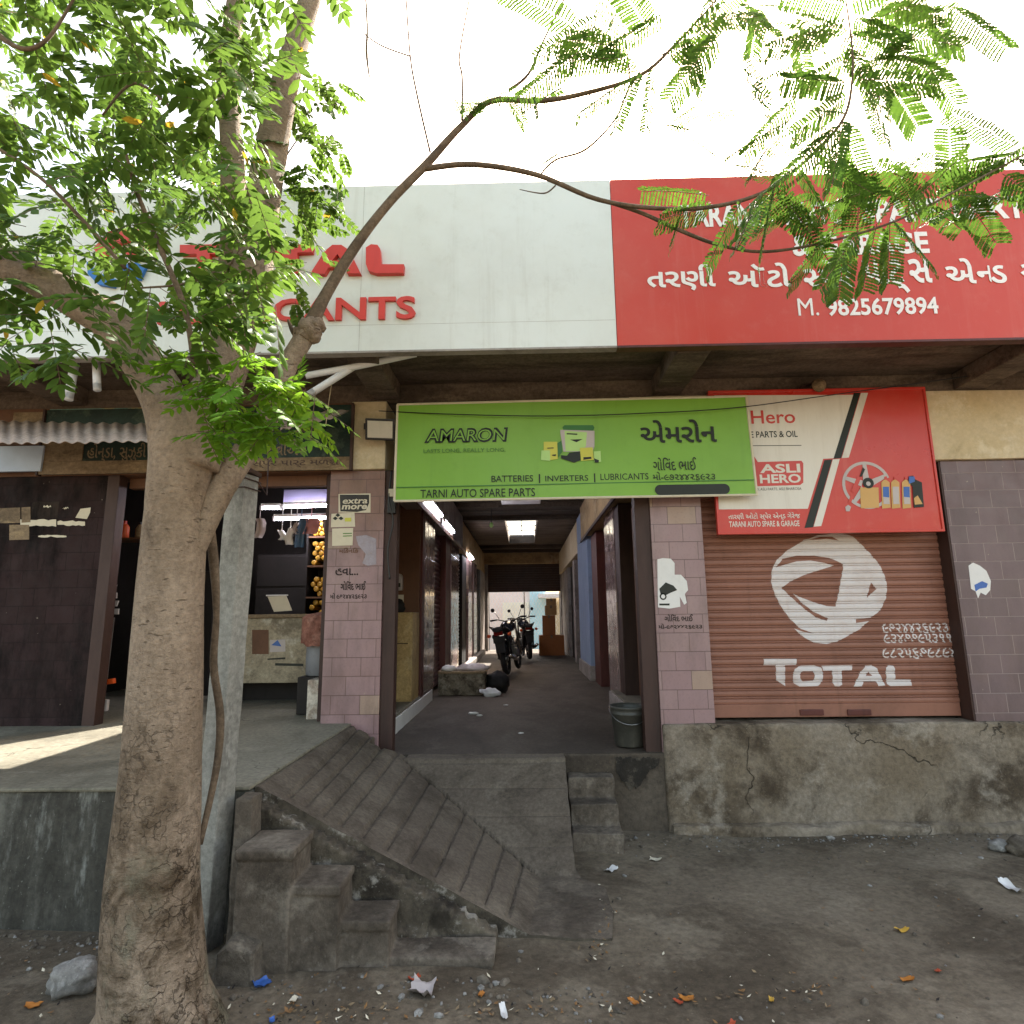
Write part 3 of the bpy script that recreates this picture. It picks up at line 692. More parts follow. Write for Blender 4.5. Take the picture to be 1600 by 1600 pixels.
b = len(mb.v); mb.v += [(x, y+.006, z) for x, y, z in mb.v[:b]]
for j in range(n2):
    for i in range(n1): mb.face((b+j*W+i, b+(j+1)*W+i, b+(j+1)*W+i+1, b+j*W+i+1))
mb.build('sheet', m_green, gb, fixn=False)
fr = MB()
for a, b_ in (((0, 0), (1, 0)), ((1, 0), (1, 1)), ((1, 1), (0, 1)), ((0, 1), (0, 0))):
    fr.tube([gwarp(a[0]+(b_[0]-a[0])*i/24, a[1]+(b_[1]-a[1])*i/24) for i in range(25)], .011, 6)
fr.build('frame', m_paper, gb)
pr = MB(); yg = YG-.0075
letters(pr, 'AMARON', *pbox(663, 669, 791, 692, YG), yg, .055, 0, 0, .12)
letters(pr, 'AMARON', *pbox(667, 672, 788, 689, YG), yg-.0012, -.006, 0, 1, .12)
letters(pr, 'LASTS LONG, REALLY LONG.', *pbox(662, 701, 790, 708, YG), yg, .01, 0, 2)
for s, bx in (('BATTERIES', (768, 743, 833, 753)), ('|', (842, 741, 844, 755)), ('INVERTERS', (852, 743, 919, 752)), ('|', (928, 740, 930, 754)), ('LUBRICANTS', (938, 740, 1013, 750)), ('TARNI AUTO SPARE PARTS', (657, 764, 836, 777))):
    letters(pr, s, *pbox(*bx, YG), yg, .004, 0, 0)
letters(pr, 'એમરોન', *pbox(1000, 656, 1119, 692, YG), yg, .018, 0, 0)
letters(pr, 'ગોિવંદ ભાઈ', *pbox(1020, 715, 1088, 735, YG), yg, .008, 0, 0)
letters(pr, 'મો-૯૭૨૪૪૨૬૯૨૩', *pbox(1020, 737, 1117, 751, YG), yg, .008, 0, 0)
(x0, z0), (x1, z1) = pbox(1023, 757, 1140, 773, YG); r = (z1-z0)/2; zc = (z0+z1)/2
flat(pr, [disc(x1-r, zc, r, 14, -90, 90)+disc(x0+r, zc, r, 14, 90, 270)], yg, 0)
a, b_ = onY(620, 762, YG), onY(1178, 750, YG); flat(pr, [[(a.x, a.z-.004), (b_.x, b_.z-.004), (b_.x, b_.z+.004), (a.x, a.z+.004)]], yg, 3)
pr.build('lettering', [m_ink, m_green, m_inkf, m_greend], gb)
ad = MB()
def q7(l): return px([(830+x/12.31, 620+y/12.31) for x, y in l], YG)
flat(ad, [q7([(600,590),(640,550),(1190,550),(1215,600),(1190,660),(620,650)])], yg, 3)
flat(ad, [q7([(560,640),(1215,660),(1215,960),(1180,1060),(620,1060),(560,700)])], yg-.0012, 4)
flat(ad, [q7([(640,660),(1070,690),(1050,960),(920,1050),(660,1050)])], yg-.0024, 0)
flat(ad, [q7([(680,705),(885,715),(885,740),(680,730)])], yg-.0036, 2); flat(ad, [q7([(740,830),(990,820),(870,880)])], yg-.0036, 2)
flat(ad, [q7([(570,1130),(690,1140),(730,1080),(945,1055),(945,1230),(820,1275),(575,1190)])], yg-.0048, 2)
flat(ad, [q7([(240,870),(500,870),(510,1200),(380,1220),(240,1210)])], yg-.0012, 1)
flat(ad, [q7([(500,900),(580,850),(600,1060),(510,1180)])], yg-.0024, 3)
flat(ad, [q7([(195,1040),(360,1035),(365,1240),(185,1220)])], yg-.0036, 0)
flat(ad, [q7([(310,985),(430,980),(430,1000),(310,1003)])], yg-.0036, 2); flat(ad, [q7([(400,1120),(480,1110),(470,1150),(400,1140)])], yg-.0036, 2)
flat(ad, [q7([(930,990),(1180,980),(1200,1220),(960,1240)])], yg-.006, 1); flat(ad, [q7([(1000,1170),(1150,1160),(1160,1200),(1000,1220)])], yg-.0072, 2)
flat(ad, [q7([(1200,1060),(1330,1050),(1340,1260),(1210,1260)])], yg-.0072, 0); flat(ad, [q7([(1205,1190),(1300,1230),(1290,1275),(1220,1275)])], yg-.0084, 2)
ad.build('battery_artwork', [m_greenl, m_ylw, m_ink, m_greend, m_silver], gb)

# red and white board above the shutter
YH = -.06
hb = thing('shop_board', 'red and white board with a wheel and oil bottles, above the rust red shutter', 'sign', (2.63, YH, 2.41))
hc = [(onY(1122, 832, YH)), (onY(1471, 827, YH)), (onY(1444, 609, YH)), (onY(1110, 613, YH))]
hx0, hx1, hz0, hz1 = (hc[0].x+hc[3].x)/2, (hc[1].x+hc[2].x)/2, (hc[0].z+hc[1].z)/2, (hc[2].z+hc[3].z)/2
MB().box(hx0, hx1, YH, YH+.025, hz0, hz1).build('panel', m_vred, hb, bevel=.003)
e = MB()
for b in ((hx0-.012, hx1+.012, YH-.012, YH+.03, hz0-.02, hz0+.004), (hx0-.012, hx1+.012, YH-.012, YH+.03, hz1-.004, hz1+.018), (hx0-.014, hx0+.006, YH-.011, YH+.03, hz0-.018, hz1+.016), (hx1-.006, hx1+.014, YH-.011, YH+.03, hz0-.018, hz1+.016)): e.box(*b)
e.build('frame', m_vred, hb, bevel=.003)
pr = MB(); y1 = YH-.002
def ph(l): return px(l, YH)
flat(pr, [ph([(1116,618),(1334,617),(1304,716),(1286,717),(1262,795),(1123,796)])], y1, 0)
flat(pr, [ph([(1334,614),(1344,614),(1314,716),(1302,717)])], y1-.001, 1); flat(pr, [ph([(1345,614),(1356,614),(1326,715),(1315,716)])], y1-.001, 0)
flat(pr, [ph([(1288,719),(1300,718),(1270,824),(1257,825)])], y1-.001, 1); flat(pr, [ph([(1301,718),(1312,717),(1283,822),(1271,823)])], y1-.001, 0)
letters(pr, 'Hero', *pbox(1173, 641, 1242, 662, YH), y1-.001, .012, 0, 2)
letters(pr, 'GENUINE PARTS & OIL', *pbox(1128, 674, 1246, 684, YH), y1-.001, .016, 0, 1)
a, b_ = onY(1130, 697, YH), onY(1252, 696, YH); flat(pr, [[(a.x, a.z-.003), (b_.x, b_.z-.003), (b_.x, b_.z+.003), (a.x, a.z+.003)]], y1-.001, 1)
flat(pr, [ph([(1168,717),(1178,713),(1184,722),(1252,720),(1255,724),(1255,754),(1250,758),(1180,760),(1172,752)])], y1-.001, 2)
letters(pr, 'ASLI', *pbox(1187, 725, 1250, 739, YH), y1-.002, .03, 0, 0); letters(pr, 'HERO', *pbox(1187, 741, 1251, 755, YH), y1-.002, .03, 0, 0)
letters(pr, 'ASLI HERO, ASLI PARTS, ASLI BHAROSA', *pbox(1160, 762, 1252, 767, YH), y1-.001, 0, 0, 1)
letters(pr, 'તારણી ઓટો સ્પેર એન્ડ ગેરેજ', *pbox(1138, 801, 1250, 813, YH), y1-.001, .012, 0, 0)
letters(pr, 'TARANI AUTO SPARE & GARAGE', *pbox(1139, 814, 1249, 823, YH), y1-.001, .016, 0, 0)
pr.build('lettering', [m_vwht, m_ink, m_vred], hb)
ad = MB()
def q8(l): return px([(1300+x/8.889, 700+y/8.889) for x, y in l], YH)
cxz = onY(1354, 758, YH); ow = .40
ring = disc(cxz.x, cxz.z, .212, 30, 18, 320); inner = disc(cxz.x, cxz.z, .186, 30, 18, 320)[::-1]
flat(ad, [ring+inner], y1-.001, 0)
for a in (90, 25, 160, 230):
    d = Vector((math.cos(R(a)), math.sin(R(a)))); p = Vector((-d.y, d.x))
    flat(ad, [[tuple(Vector((cxz.x, cxz.z))+d*s+p*t) for s, t in ((.04, .028), (.19, .016), (.19, -.016), (.04, -.028))]], y1-.002, 0)
flat(ad, [q8([(425,270),(455,300),(410,400),(380,400)])], y1-.003, 1); flat(ad, [q8([(350,390),(400,420),(310,620),(260,600)])], y1-.003, 2); flat(ad, [q8([(260,640),(300,650),(260,770),(220,760)])], y1-.003, 2); flat(ad, [q8([(180,820),(220,790),(260,820),(240,880),(190,880)])], y1-.003, 0)
flat(ad, [q8([(385,550),(640,550),(650,830),(395,840)])], y1-.004, 3)
flat(ad, [disc(onY(1356, 755, YH).x, onY(1356, 755, YH).z, .048, 18)], y1-.005, 1); flat(ad, [disc(onY(1356, 756, YH).x, onY(1356, 756, YH).z, .02, 12)], y1-.006, 0)
for xx, c in ((700, 4), (835, 3), (985, 3)):
    flat(ad, [q8([(xx-20,480),(xx+30,430),(xx+95,480),(xx+110,830),(xx-10,845)])], y1-.0035, 3)
    flat(ad, [q8([(xx,540),(xx+85,540),(xx+90,700),(xx+5,690)])], y1-.0045, 4 if xx != 835 else 0); flat(ad, [q8([(xx+5,680),(xx+88,690),(xx+95,780),(xx+10,780)])], y1-.0055, 0)
    flat(ad, [q8([(xx+20,400),(xx+55,395),(xx+60,440),(xx+20,445)])], y1-.0055, 2)
flat(ad, [q8([(1060,395),(1120,385),(1150,440),(1240,480),(1270,820),(1130,830),(1110,540),(1050,460)])], y1-.006, 1)
flat(ad, [q8([(1060,400),(1140,400),(1140,470),(1060,500)])], y1-.007, 4); flat(ad, [q8([(1130,700),(1180,660),(1250,780),(1140,790)])], y1-.007, 3)
ad.build('parts_artwork', [m_silver, m_ink, m_vred, m_amber, m_bluep], hb)

# old painted boards over the left shop
YB = -.07
m_bgreen = grime('dark_green_board', '#22372f', '#1c2c27', '#141b18', '#5d6a58', sc=2.4, dk=.5, lt=.3, bmp=.2, rough=.5)
m_tan = grime('tan_board', '#857259', '#736149', '#3d2e1c', '#a8926c', sc=2.2, dk=.5, lt=.4, bmp=.25, rough=.6, stretch=(.6, 1, 2))
m_teal = grime('teal_board', '#6a9488', '#7ba296', '#3c5048', '#c2a86a', sc=1.6, dk=.4, lt=.85, bmp=.2, rough=.5, stretch=(.7, 1, 2.5), llo=.52, lhi=.6)
gl = thing('painted_board', 'long dark green shop board with faded Gujarati writing and a tan lower edge', 'sign', (-2.8, YB, 3.05))
bx0, bx1 = onY(66, 700, YB).x, onY(548, 690, YB).x; zb = onY(560, 733, YB).z; zt = onY(540, 632, YB).z
MB().box(bx0, bx1, YB, YB+.03, zb, zt).build('panel', m_bgreen, gl, bevel=.003)
MB().box(bx0, bx1, YB-.012, YB-.001, zb-.005, zb+.115).build('lower_strip', m_tan, gl, bevel=.003)
xs = onY(130, 710, YB).x; MB().box(bx0, xs, YB-.010, YB-.001, zb+.116, zb+.42).build('plain_end', m_tan, gl, bevel=.003)
fm = MB(); fm.box(bx0-.02, bx0-.001, YB-.02, YB+.03, zb-.01, zt); fm.box(bx1+.001, bx1+.02, YB-.02, YB+.03, zb-.01, zt+.01); fm.build('frame', m_framed, gl)
lt = MB()
letters(lt, 'હોન્ડા, સુઝુકી', *pbox(137, 692, 228, 722, YB), YB-.002, .01, 0, 0)
letters(lt, 'હીરો, બજાજ, યામાહા, ટીવીએસ', *pbox(250, 690, 480, 716, YB), YB-.002, .01, 0, 0)
letters(lt, 'મોટર', *pbox(485, 662, 530, 690, YB), YB-.002, .01, 0, 1)
letters(lt, 'સ્પેર પાર્ટ મળશે', *pbox(395, 716, 530, 731, YB), YB-.013, .004, 0, 2)
lt.build('lettering', [m_tan, m_bgreen, m_framed], gl)
wb = MB(); a, b_ = onY(-60, 738, -.1), onY(68, 696, -.1); wb.box(-6, b_.x, -.1, -.072, a.z, b_.z)
solo('blank_board', wb, paint('pale_blue_board', '#a9b6c9', .4, .2, '#7a7f88', b=.05), 'plain pale blue board at the left end under the corrugated awning', 'sign', bevel=.003)
tb = MB(); a, b_ = onY(75, 660, -.05), onY(300, 640, -.05); tb.box(a.x, b_.x, -.05, -.02, a.z-.10, b_.z+.03); solo('peeling_board', tb, m_teal, 'peeling teal board standing above the corrugated awning', 'sign', bevel=.003)
tb = MB(); a, b_ = onY(20, 655, -.05), onY(73, 645, -.05); tb.box(a.x, b_.x, -.05, -.02, a.z-.04, b_.z+.01); solo('yellow_board', tb, m_tan, 'short yellow brown board left of the peeling teal one', 'sign', bevel=.003)

# corrugated awning sheets
m_awn = grime('awning_sheet', '#b7a69c', '#a8988e', '#6a5648', '#cdbfb4', sc=1.5, dk=.4, lt=.5, bmp=.2, rough=.6, stretch=(.5, 1.5, 1.5))
def corr(name, label, A, Bp, Cp, D, amp, pitch):
    """corrugated sheet between front edge A-B and back edge D-C"""
    A, Bp, Cp, D = map(Vector, (A, Bp, Cp, D)); n = int((Bp-A).length/pitch)*8; mb = MB().smooth(); up = (Bp-A).cross(D-A).normalized()
    if up.z < 0: up = -up
    for j in range(3):
        for i in range(n+1):
            s = i/n; p = A.lerp(Bp, s).lerp(D.lerp(Cp, s), j/2)+up*amp*math.sin(2*math.pi*i/8)+up*.008*noise.noise(Vector((s*7, j, 3)))
            mb.v.append(tuple(p))
    W = n+1
    for j in range(2):
        for i in range(n): mb.face((j*W+i, j*W+i+1, (j+1)*W+i+1, (j+1)*W+i))
    b = len(mb.v); mb.v += [tuple(Vector(v)-up*.006) for v in mb.v[:b]]
    for j in range(2):
        for i in range(n): mb.face((b+j*W+i, b+(j+1)*W+i, b+(j+1)*W+i+1, b+j*W+i+1))
    for i in range(n): mb.face((i, b+i, b+i+1, i+1))
    return solo(name, mb, m_awn, label, 'awning', fixn=False)
corr('corrugated_awning', 'dusty corrugated sheet awning at the left end, behind the tree trunk', onY(-80, 693, -.82), onY(256, 689, -.82), onY(256, 663, -.1), onY(-80, 656, -.1), .009, .098)
corr('corrugated_awning', 'short tilted piece of corrugated sheet hanging right of the tree trunk', onY(438, 672, -.55), onY(520, 652, -.55), onY(548, 640, -.25), onY(440, 648, -.25), .008, .085)

# ================================================================== the tree
def bark():
    m, nt, p = base('bark', .9, .2); co = coords(nt, (1, 1, .45)); c1 = coords(nt)
    t = _n(nt, 'ShaderNodeTexCoord'); sx = _n(nt, 'ShaderNodeSeparateXYZ'); nt.links.new(t.outputs['Object'], sx.inputs[0])
    col = mix(nt, ramp(nt, nz(nt, co, 3.2, 8, .65), .38, .64), rgb('#8d7b68'), rgb('#a79480'))
    low = ramp(nt, math2(nt, 'ADD', sx.outputs[2], math2(nt, 'MULTIPLY', nz(nt, c1, 2.6, 5), 1.2)), 2.15, 1.1)
    col = mix(nt, math2(nt, 'MULTIPLY', low, ramp(nt, nz(nt, c1, 5.5, 9, .7, .5), .42, .62)), col, rgb('#574837'))
    col = mix(nt, math2(nt, 'MULTIPLY', low, math2(nt, 'MULTIPLY', ramp(nt, nz(nt, coords(nt, (1, 1, .7), (5, 1, 2)), 4.2, 9, .7), .5, .64), .7)), col, rgb('#7f7b68'))
    col = mix(nt, math2(nt, 'MULTIPLY', ramp(nt, nz(nt, coords(nt, (1, 1, .8), (9, 4, 2)), 3.1, 9, .7), .56, .7), .6), col, rgb('#4a3a2c'))
    ridg = nz(nt, coords(nt, (9, 9, 26)), 1.4, 6, .7, 1.5); g = nz(nt, c1, 42, 8, .75)
    col = mix(nt, 1., col, mix(nt, ramp(nt, g, .25, .75), (.68, .68, .68, 1), (1.22, 1.22, 1.22, 1)), 'MULTIPLY')
    nt.links.new(col, p.inputs['Base Color'])
    vv = _n(nt, 'ShaderNodeTexVoronoi', feature='DISTANCE_TO_EDGE'); vv.inputs['Scale'].default_value = 17; nn = _n(nt, 'ShaderNodeTexNoise'); nn.inputs['Scale'].default_value = 7; nn.inputs['Detail'].default_value = 7; nt.links.new(c1, nn.inputs['Vector'])
    ma = _n(nt, 'ShaderNodeVectorMath', operation='MULTIPLY_ADD'); ma.inputs[1].default_value = (.3, .3, .3); nt.links.new(nn.outputs['Color'], ma.inputs[0]); nt.links.new(coords(nt, (1, 1, .5), (1, 2, 3)), ma.inputs[2]); nt.links.new(ma.outputs[0], vv.inputs['Vector'])
    ck = math2(nt, 'MULTIPLY', ramp(nt, vv.outputs['Distance'], .05, .0), math2(nt, 'ADD', math2(nt, 'MULTIPLY', low, .8), .12)); ck = math2(nt, 'MULTIPLY', ck, ramp(nt, nz(nt, c1, 4.1, 5), .42, .6)); col = mix(nt, math2(nt, 'MULTIPLY', ck, .8), col, rgb('#3a2e24'))
    len_ = ramp(nt, nz(nt, coords(nt, (26, 26, 90)), 1., 3, .5), .66, .72); col2 = mix(nt, math2(nt, 'MULTIPLY', len_, .5), col, rgb('#43362a')); nt.links.new(col2, p.inputs['Base Color'])
    h = math2(nt, 'ADD', math2(nt, 'MULTIPLY', g, .8), math2(nt, 'ADD', math2(nt, 'MULTIPLY', ridg, .7), math2(nt, 'MULTIPLY', nz(nt, c1, 9, 7, .7), 1.6)))
    bump(nt, p, math2(nt, 'SUBTRACT', math2(nt, 'SUBTRACT', h, len_), math2(nt, 'MULTIPLY', ck, 1.5)), .022, .85); return m
m_bark = bark()
m_twig = grime('twig_bark', '#5f5040', '#72614f', '#362b21', '#8a7a6a', sc=6, dk=.5, lt=.3, fine=60, bmp=.5, bd=.004)
TX, TY = -1.50, -2.6
tree = thing('street_tree', 'tall forked tree with a mottled trunk and leafy crown left of the steps', 'tree', (TX, TY, .1))
def P(u, v, y): return onY(u, v, y)
def smoothpath(ctrl, rad, k=6):
    out, ro = [], []; n = len(ctrl)
    for i in range(n-1):
        p0, p1, p2, p3 = ctrl[max(i-1, 0)], ctrl[i], ctrl[i+1], ctrl[min(i+2, n-1)]
        for j in range(k):
            t = j/k
            q = .5*((2*p1)+(p2-p0)*t+(2*p0-5*p1+4*p2-p3)*t*t+(3*p1-p0-3*p2+p3)*t**3); out.append(q); ro.append(rad[i]+(rad[i+1]-rad[i])*t)
    return out+[ctrl[-1]], ro+[rad[-1]]
def limb(mb, ctrl, rad, n=14, jit=.12, seed=0, k=6):
    p, r = smoothpath([Vector(c) for c in ctrl], rad, k); mb.smooth().tube(p, r, n, True, jit, seed)
    return p, r
def lump0(c, r, seed, n=14, m=9):
    mb = MB().smooth(); c = Vector(c)
    for i in range(m+1):
        a = math.pi*i/m
        for j in range(n):
            th = 2*math.pi*j/n; d = Vector((math.sin(a)*math.cos(th), math.sin(a)*math.sin(th), math.cos(a))); mb.v.append(tuple(c+d*r*(1+.35*noise.noise(d*2+Vector((seed, 0, 0))))))
    for i in range(m):
        for j in range(n): mb.face((i*n+j, i*n+(j+1) % n, (i+1)*n+(j+1) % n, (i+1)*n+j))
    return mb
tk = MB()
limb(tk, [(-1.45, TY, -.35), (-1.452, TY, .05), (-1.462, TY, .2), (-1.508, TY, .63), (-1.52, TY, 1.12), (-1.535, TY, 1.64), (-1.552, TY, 2.2), (-1.55, TY, 2.5), (-1.60, TY, 2.72)],
     [.30, .228, .196, .170, .152, .139, .121, .136, .10], 30, .05, 1, 9)
# flare roots
for a, l in ((20, .34), (110, .3), (200, .36), (290, .32), (335, .3)):
    d = Vector((math.cos(R(a)), math.sin(R(a)), 0)); c = Vector((-1.455, TY, 0))
    limb(tk, [c+d*.09+Vector((0, 0, .42)), c+d*.15+Vector((0, 0, .2)), c+d*.24+Vector((0, 0, .07)), c+d*(.26+l*.5)+Vector((0, 0, -.12))], [.04, .08, .075, .03], 10, .2, a)
# left limb, middle limb, dark rear limb, right limb
limb(tk, [(-1.58, TY, 2.45), P(262, 640, -2.62), P(228, 575, -2.66), P(185, 515, -2.7), P(110, 465, -2.78), P(20, 418, -2.85), P(-120, 350, -2.9)], [.11, .105, .092, .088, .08, .07, .055], 18, .12, 4)
limb(tk, [(-1.50, TY, 2.4), P(320, 650, -2.57), P(352, 570, -2.52), P(388, 450, -2.48), P(408, 330, -2.45), P(422, 240, -2.42), P(446, 130, -2.4), P(472, 40, -2.38), P(500, -60, -2.36), P(540, -260, -2.3)], [.11, .11, .105, .098, .09, .083, .068, .058, .052, .03], 18, .12, 7)
limb(tk, [P(345, 560, -2.5), P(362, 450, -2.35), P(366, 330, -2.28), P(360, 200, -2.2), P(356, 90, -2.15), P(372, -20, -2.1), P(380, -250, -2.1)], [.06, .072, .068, .062, .06, .055, .03], 14, .12, 9)
limb(tk, [P(290, 900, -2.6), P(335, 785, -2.55), P(385, 705, -2.45), P(425, 640, -2.42), P(447, 575, -2.4), P(470, 535, -2.4), P(484, 512, -2.4)], [.03, .056, .058, .052, .047, .048, .046], 16, .14, 11)
for du, dv, r_, sd in ((484, 516, .062, 2), (494, 508, .045, 5), (474, 524, .05, 8), (490, 526, .035, 11)):
    k_ = lump0(P(du, dv, -2.4), r_, sd); tk.smooth().add(k_.v, k_.f)
tk.build('trunk', m_bark, tree, fixn=False)
br = MB()
main, _ = limb(br, [P(474, 530, -2.4), P(490, 498, -2.4), P(512, 455, -2.38), P(560, 378, -2.36), P(612, 312, -2.34), P(668, 255, -2.32), P(720, 198, -2.3), P(768, 158, -2.3), P(838, 158, -2.3), P(905, 148, -2.32), P(1000, 118, -2.36), P(1062, 62, -2.4), P(1110, 10, -2.45), P(1170, -60, -2.5)],
     [.050, .038, .029, .026, .0235, .021, .018, .016, .0145, .012, .010, .007, .005, .004], 10, .12, 3)
limb(br, [P(662, 264, -2.32), P(738, 257, -2.33), P(838, 273, -2.35), P(935, 312, -2.38), P(1035, 326, -2.4), P(1120, 322, -2.42), P(1200, 297, -2.44), P(1268, 243, -2.46), P(1318, 185, -2.5), P(1332, 120, -2.52), P(1330, 60, -2.55), P(1320, -10, -2.6)], [.016, .0145, .0135, .012, .011, .010, .009, .009, .008, .006, .005, .004], 8, .1, 5)
limb(br, [P(925, 308, -2.38), P(1000, 332, -2.36), P(1062, 360, -2.34), P(1128, 384, -2.32), P(1200, 393, -2.3), P(1300, 376, -2.3), P(1400, 345, -2.3), P(1500, 295, -2.3), P(1640, 220, -2.3)], [.009, .010, .010, .009, .008, .007, .006, .006, .005], 8, .1, 6)
for c, r in (([P(672, 238, -2.32), P(652, 150, -2.3), P(641, 88, -2.3), P(634, -10, -2.3)], [.006, .006, .005, .004]),
             ([P(641, 88, -2.3), P(590, 68, -2.3), P(552, 35, -2.3), P(520, -10, -2.3)], [.004, .004, .003, .002]),
             ([P(722, 188, -2.3), P(722, 120, -2.28), P(718, 85, -2.27), P(735, -10, -2.25)], [.007, .006, .005, .004]),
             ([P(796, 140, -2.3), P(826, 115, -2.28), P(850, 62, -2.26), P(886, -10, -2.24)], [.009, .008, .006, .005]),
             ([P(842, 276, -2.35), P(868, 250, -2.34), P(916, 233, -2.33), P(962, 185, -2.33), P(986, 130, -2.34), P(1024, 92, -2.35), P(1080, 62, -2.36)], [.005, .005, .006, .005, .004, .004, .003]),
             ([P(920, 148, -2.32), P(970, 168, -2.33)], [.003, .002]), ([P(984, 125, -2.35), P(978, 60, -2.38), P(966, 10, -2.4)], [.005, .004, .004]),
             ([P(868, 290, -2.35), P(850, 302, -2.36), P(812, 296, -2.36)], [.004, .004, .002]),
             ([P(484, 512, -2.4), P(462, 522, -2.38), P(450, 500, -2.36)], [.02, .016, .006])):
    limb(br, c, r, 7, .08, 2)
br.build('long_branch', m_twig, tree, fixn=False)
stm = MB()
limb(stm, [P(312, 1320, -2.45), P(338, 1200, -2.36), P(344, 1120, -2.34), P(334, 1040, -2.36), P(338, 960, -2.38), P(334, 880, -2.40), P(322, 780, -2.42), P(312, 700, -2.45), P(306, 640, -2.5), P(300, 560, -2.7)], [.012, .017, .019, .017, .014, .022, .022, .02, .018, .012], 10, .15, 12)
stm.build('thin_stem', m_twig, tree, fixn=False)
# slender twigs inside the crown
tw = MB(); rnd = random.Random(5)
for c, r in (([P(302, 560, -2.75), P(288, 480, -2.8), P(252, 390, -2.85), P(214, 300, -2.9), P(196, 235, -2.95)], [.014, .014, .012, .01, .006]),
             ([P(196, 420, -2.9), P(130, 345, -3), P(60, 275, -3.05), P(-30, 215, -3.1)], [.009, .009, .008, .006]),
             ([P(-30, 32, -3.2), P(30, 75, -3.2), P(75, 60, -3.2), P(120, -10, -3.2)], [.012, .010, .007, .005]),
             ([P(270, 170, -3), P(210, 130, -3), P(160, 180, -3)], [.006, .006, .004]), ([P(390, 340, -2.4), P(430, 270, -2.35), P(470, 210, -2.3)], [.006, .005, .003]), ([P(380, 400, -2.5), P(300, 440, -2.7), P(220, 450, -2.9)], [.007, .006, .004])):
    limb(tw, c, r, 6, .1, 4)
tw.build('twig', m_twig, tree, fixn=False); hp_ = MB(); limb(hp_, [P(570, -30, -2.2), P(574, 40, -2.2), P(573, 80, -2.2), P(577, 120, -2.2)], [.008, .006, .008, .004], 8, .3, 4); hp_.build('hanging_pod', m_tan, tree, fixn=False)

m_leaf = leafmat('leaf', '#3a5221', '#56752d', '#476529', .42, 1)
m_leafy = leafmat('young_leaf', '#4a6e1e', '#6a9428', '#5a8224', .42)
m_frond = leafmat('frond', '#34501d', '#4c7026', '#3f6021', .34)
def leaflet(mb, p, d, nrm, L, Wd):
    d = d.normalized(); s = d.cross(nrm).normalized(); n = s.cross(d).normalized()
    pts = [p, p+d*L*.3+s*Wd*.5-n*Wd*.1, p+d*L*.7+s*Wd*.42-n*Wd*.12, p+d*L-n*L*.10, p+d*L*.7-s*Wd*.42-n*Wd*.12, p+d*L*.3-s*Wd*.5-n*Wd*.1, p+d*L*.5+n*Wd*.12]
    mb.add(pts, [(0, 1, 6), (1, 2, 6), (2, 3, 6), (3, 4, 6), (4, 5, 6), (5, 0, 6)])
def rdir(rnd): 
    v = Vector((rnd.gauss(0, 1), rnd.gauss(0, 1), rnd.gauss(0, 1))); return v.normalized()
def compound(mb, p, d, L, rnd, pairs=7, ll=.058, lw=.023, droop=.5):
    d = d.normalized(); up = Vector((0, 0, 1)); side = d.cross(up)
    if side.length < .1: side = Vector((1, 0, 0))
    side = (side.normalized()+rdir(rnd)*.35).normalized(); q = p.copy(); st = L/(pairs+.5)
    pts = [q.copy()]
    for i in range(pairs):
        d = (d-up*droop*st*2.2).normalized(); q = q+d*st; pts.append(q.copy())
        nrm = side.cross(d).normalized()
        for sg in (-1, 1):
            k = (.75+.45*math.sin(math.pi*(i+.6)/pairs))*rnd.uniform(.85, 1.1)
            dd = (side*sg*.9+d*.55-up*.18+rdir(rnd)*.16); leaflet(mb, q, dd, (nrm+rdir(rnd)*.35), ll*k, lw*k)
    leaflet(mb, q, d, side.cross(d), ll, lw)
    return pts
rnd = random.Random(11); cr = MB().smooth(); rach = MB()
def spray(mb, u0, v0, u1, v1, y0, y1, count, rnd, L=(.19, .29), ll=.068, lw=.026, down=.35, bias=None, rk=None):
    for _ in range(count):
        u, v, y = rnd.uniform(u0, u1), rnd.uniform(v0, v1), rnd.uniform(y0, y1)
        if bias and not bias(u, v, rnd): continue
        p = onY(u, v, y); d = rdir(rnd); d.z = d.z*.5-down+rnd.uniform(-.2, .2)
        s = rnd.uniform(.82, 1.18)
        pts = compound(mb, p, d, rnd.uniform(*L), rnd, rnd.choice((5, 6, 7, 7, 8)), ll*s, lw*s)
        if rk is not None: rk.tube(pts, .0016, 3, False)
def dens(u, v, r):
    a = 1.0
    if u > 410: a = .22 if v < 60 else .5 if v < 290 and u < 530 else .14
    if v > 470: a = .5 if u < 130 or 300 < u < 400 else .25
    if v > 340 and 110 < u < 400: a *= .62
    if v < 150: a *= .75
    if u < 90 and 60 < v < 260: a *= .5
    cl = noise.noise(Vector((u*.012, v*.012, 3)))
    return r.random() < a*max(0, min(1, .62+1.1*cl))
spray(cr, -60, -60, 440, 500, -3.3, -2.0, 820, rnd, bias=dens, rk=rach)
spray(cr, -40, 100, 420, 560, -2.6, -1.9, 200, rnd, bias=dens, rk=rach)
spray(cr, 440, 110, 535, 330, -2.5, -2.1, 50, rnd, L=(.12, .2), ll=.045, rk=rach)
spray(cr, 410, 330, 500, 500, -2.4, -2.0, 14, rnd, L=(.12, .2), ll=.04, rk=rach)
spray(cr, -30, 480, 150, 545, -3.2, -2.9, 9, rnd, L=(.2, .3), ll=.07, lw=.024, rk=rach)
spray(cr, 280, 380, 400, 520, -3.15, -2.9, 20, rnd, L=(.16, .24), ll=.055, rk=rach)
spray(cr, -350, -420, 560, -60, -3.6, -1.4, 420, rnd, L=(.2, .3), ll=.07, lw=.028, rk=rach)
cr.mat(1).add(rach.v, rach.f); cr.build('crown', [m_leaf, m_twig], tree, fixn=False)
yc = MB().smooth(); rk2 = MB()
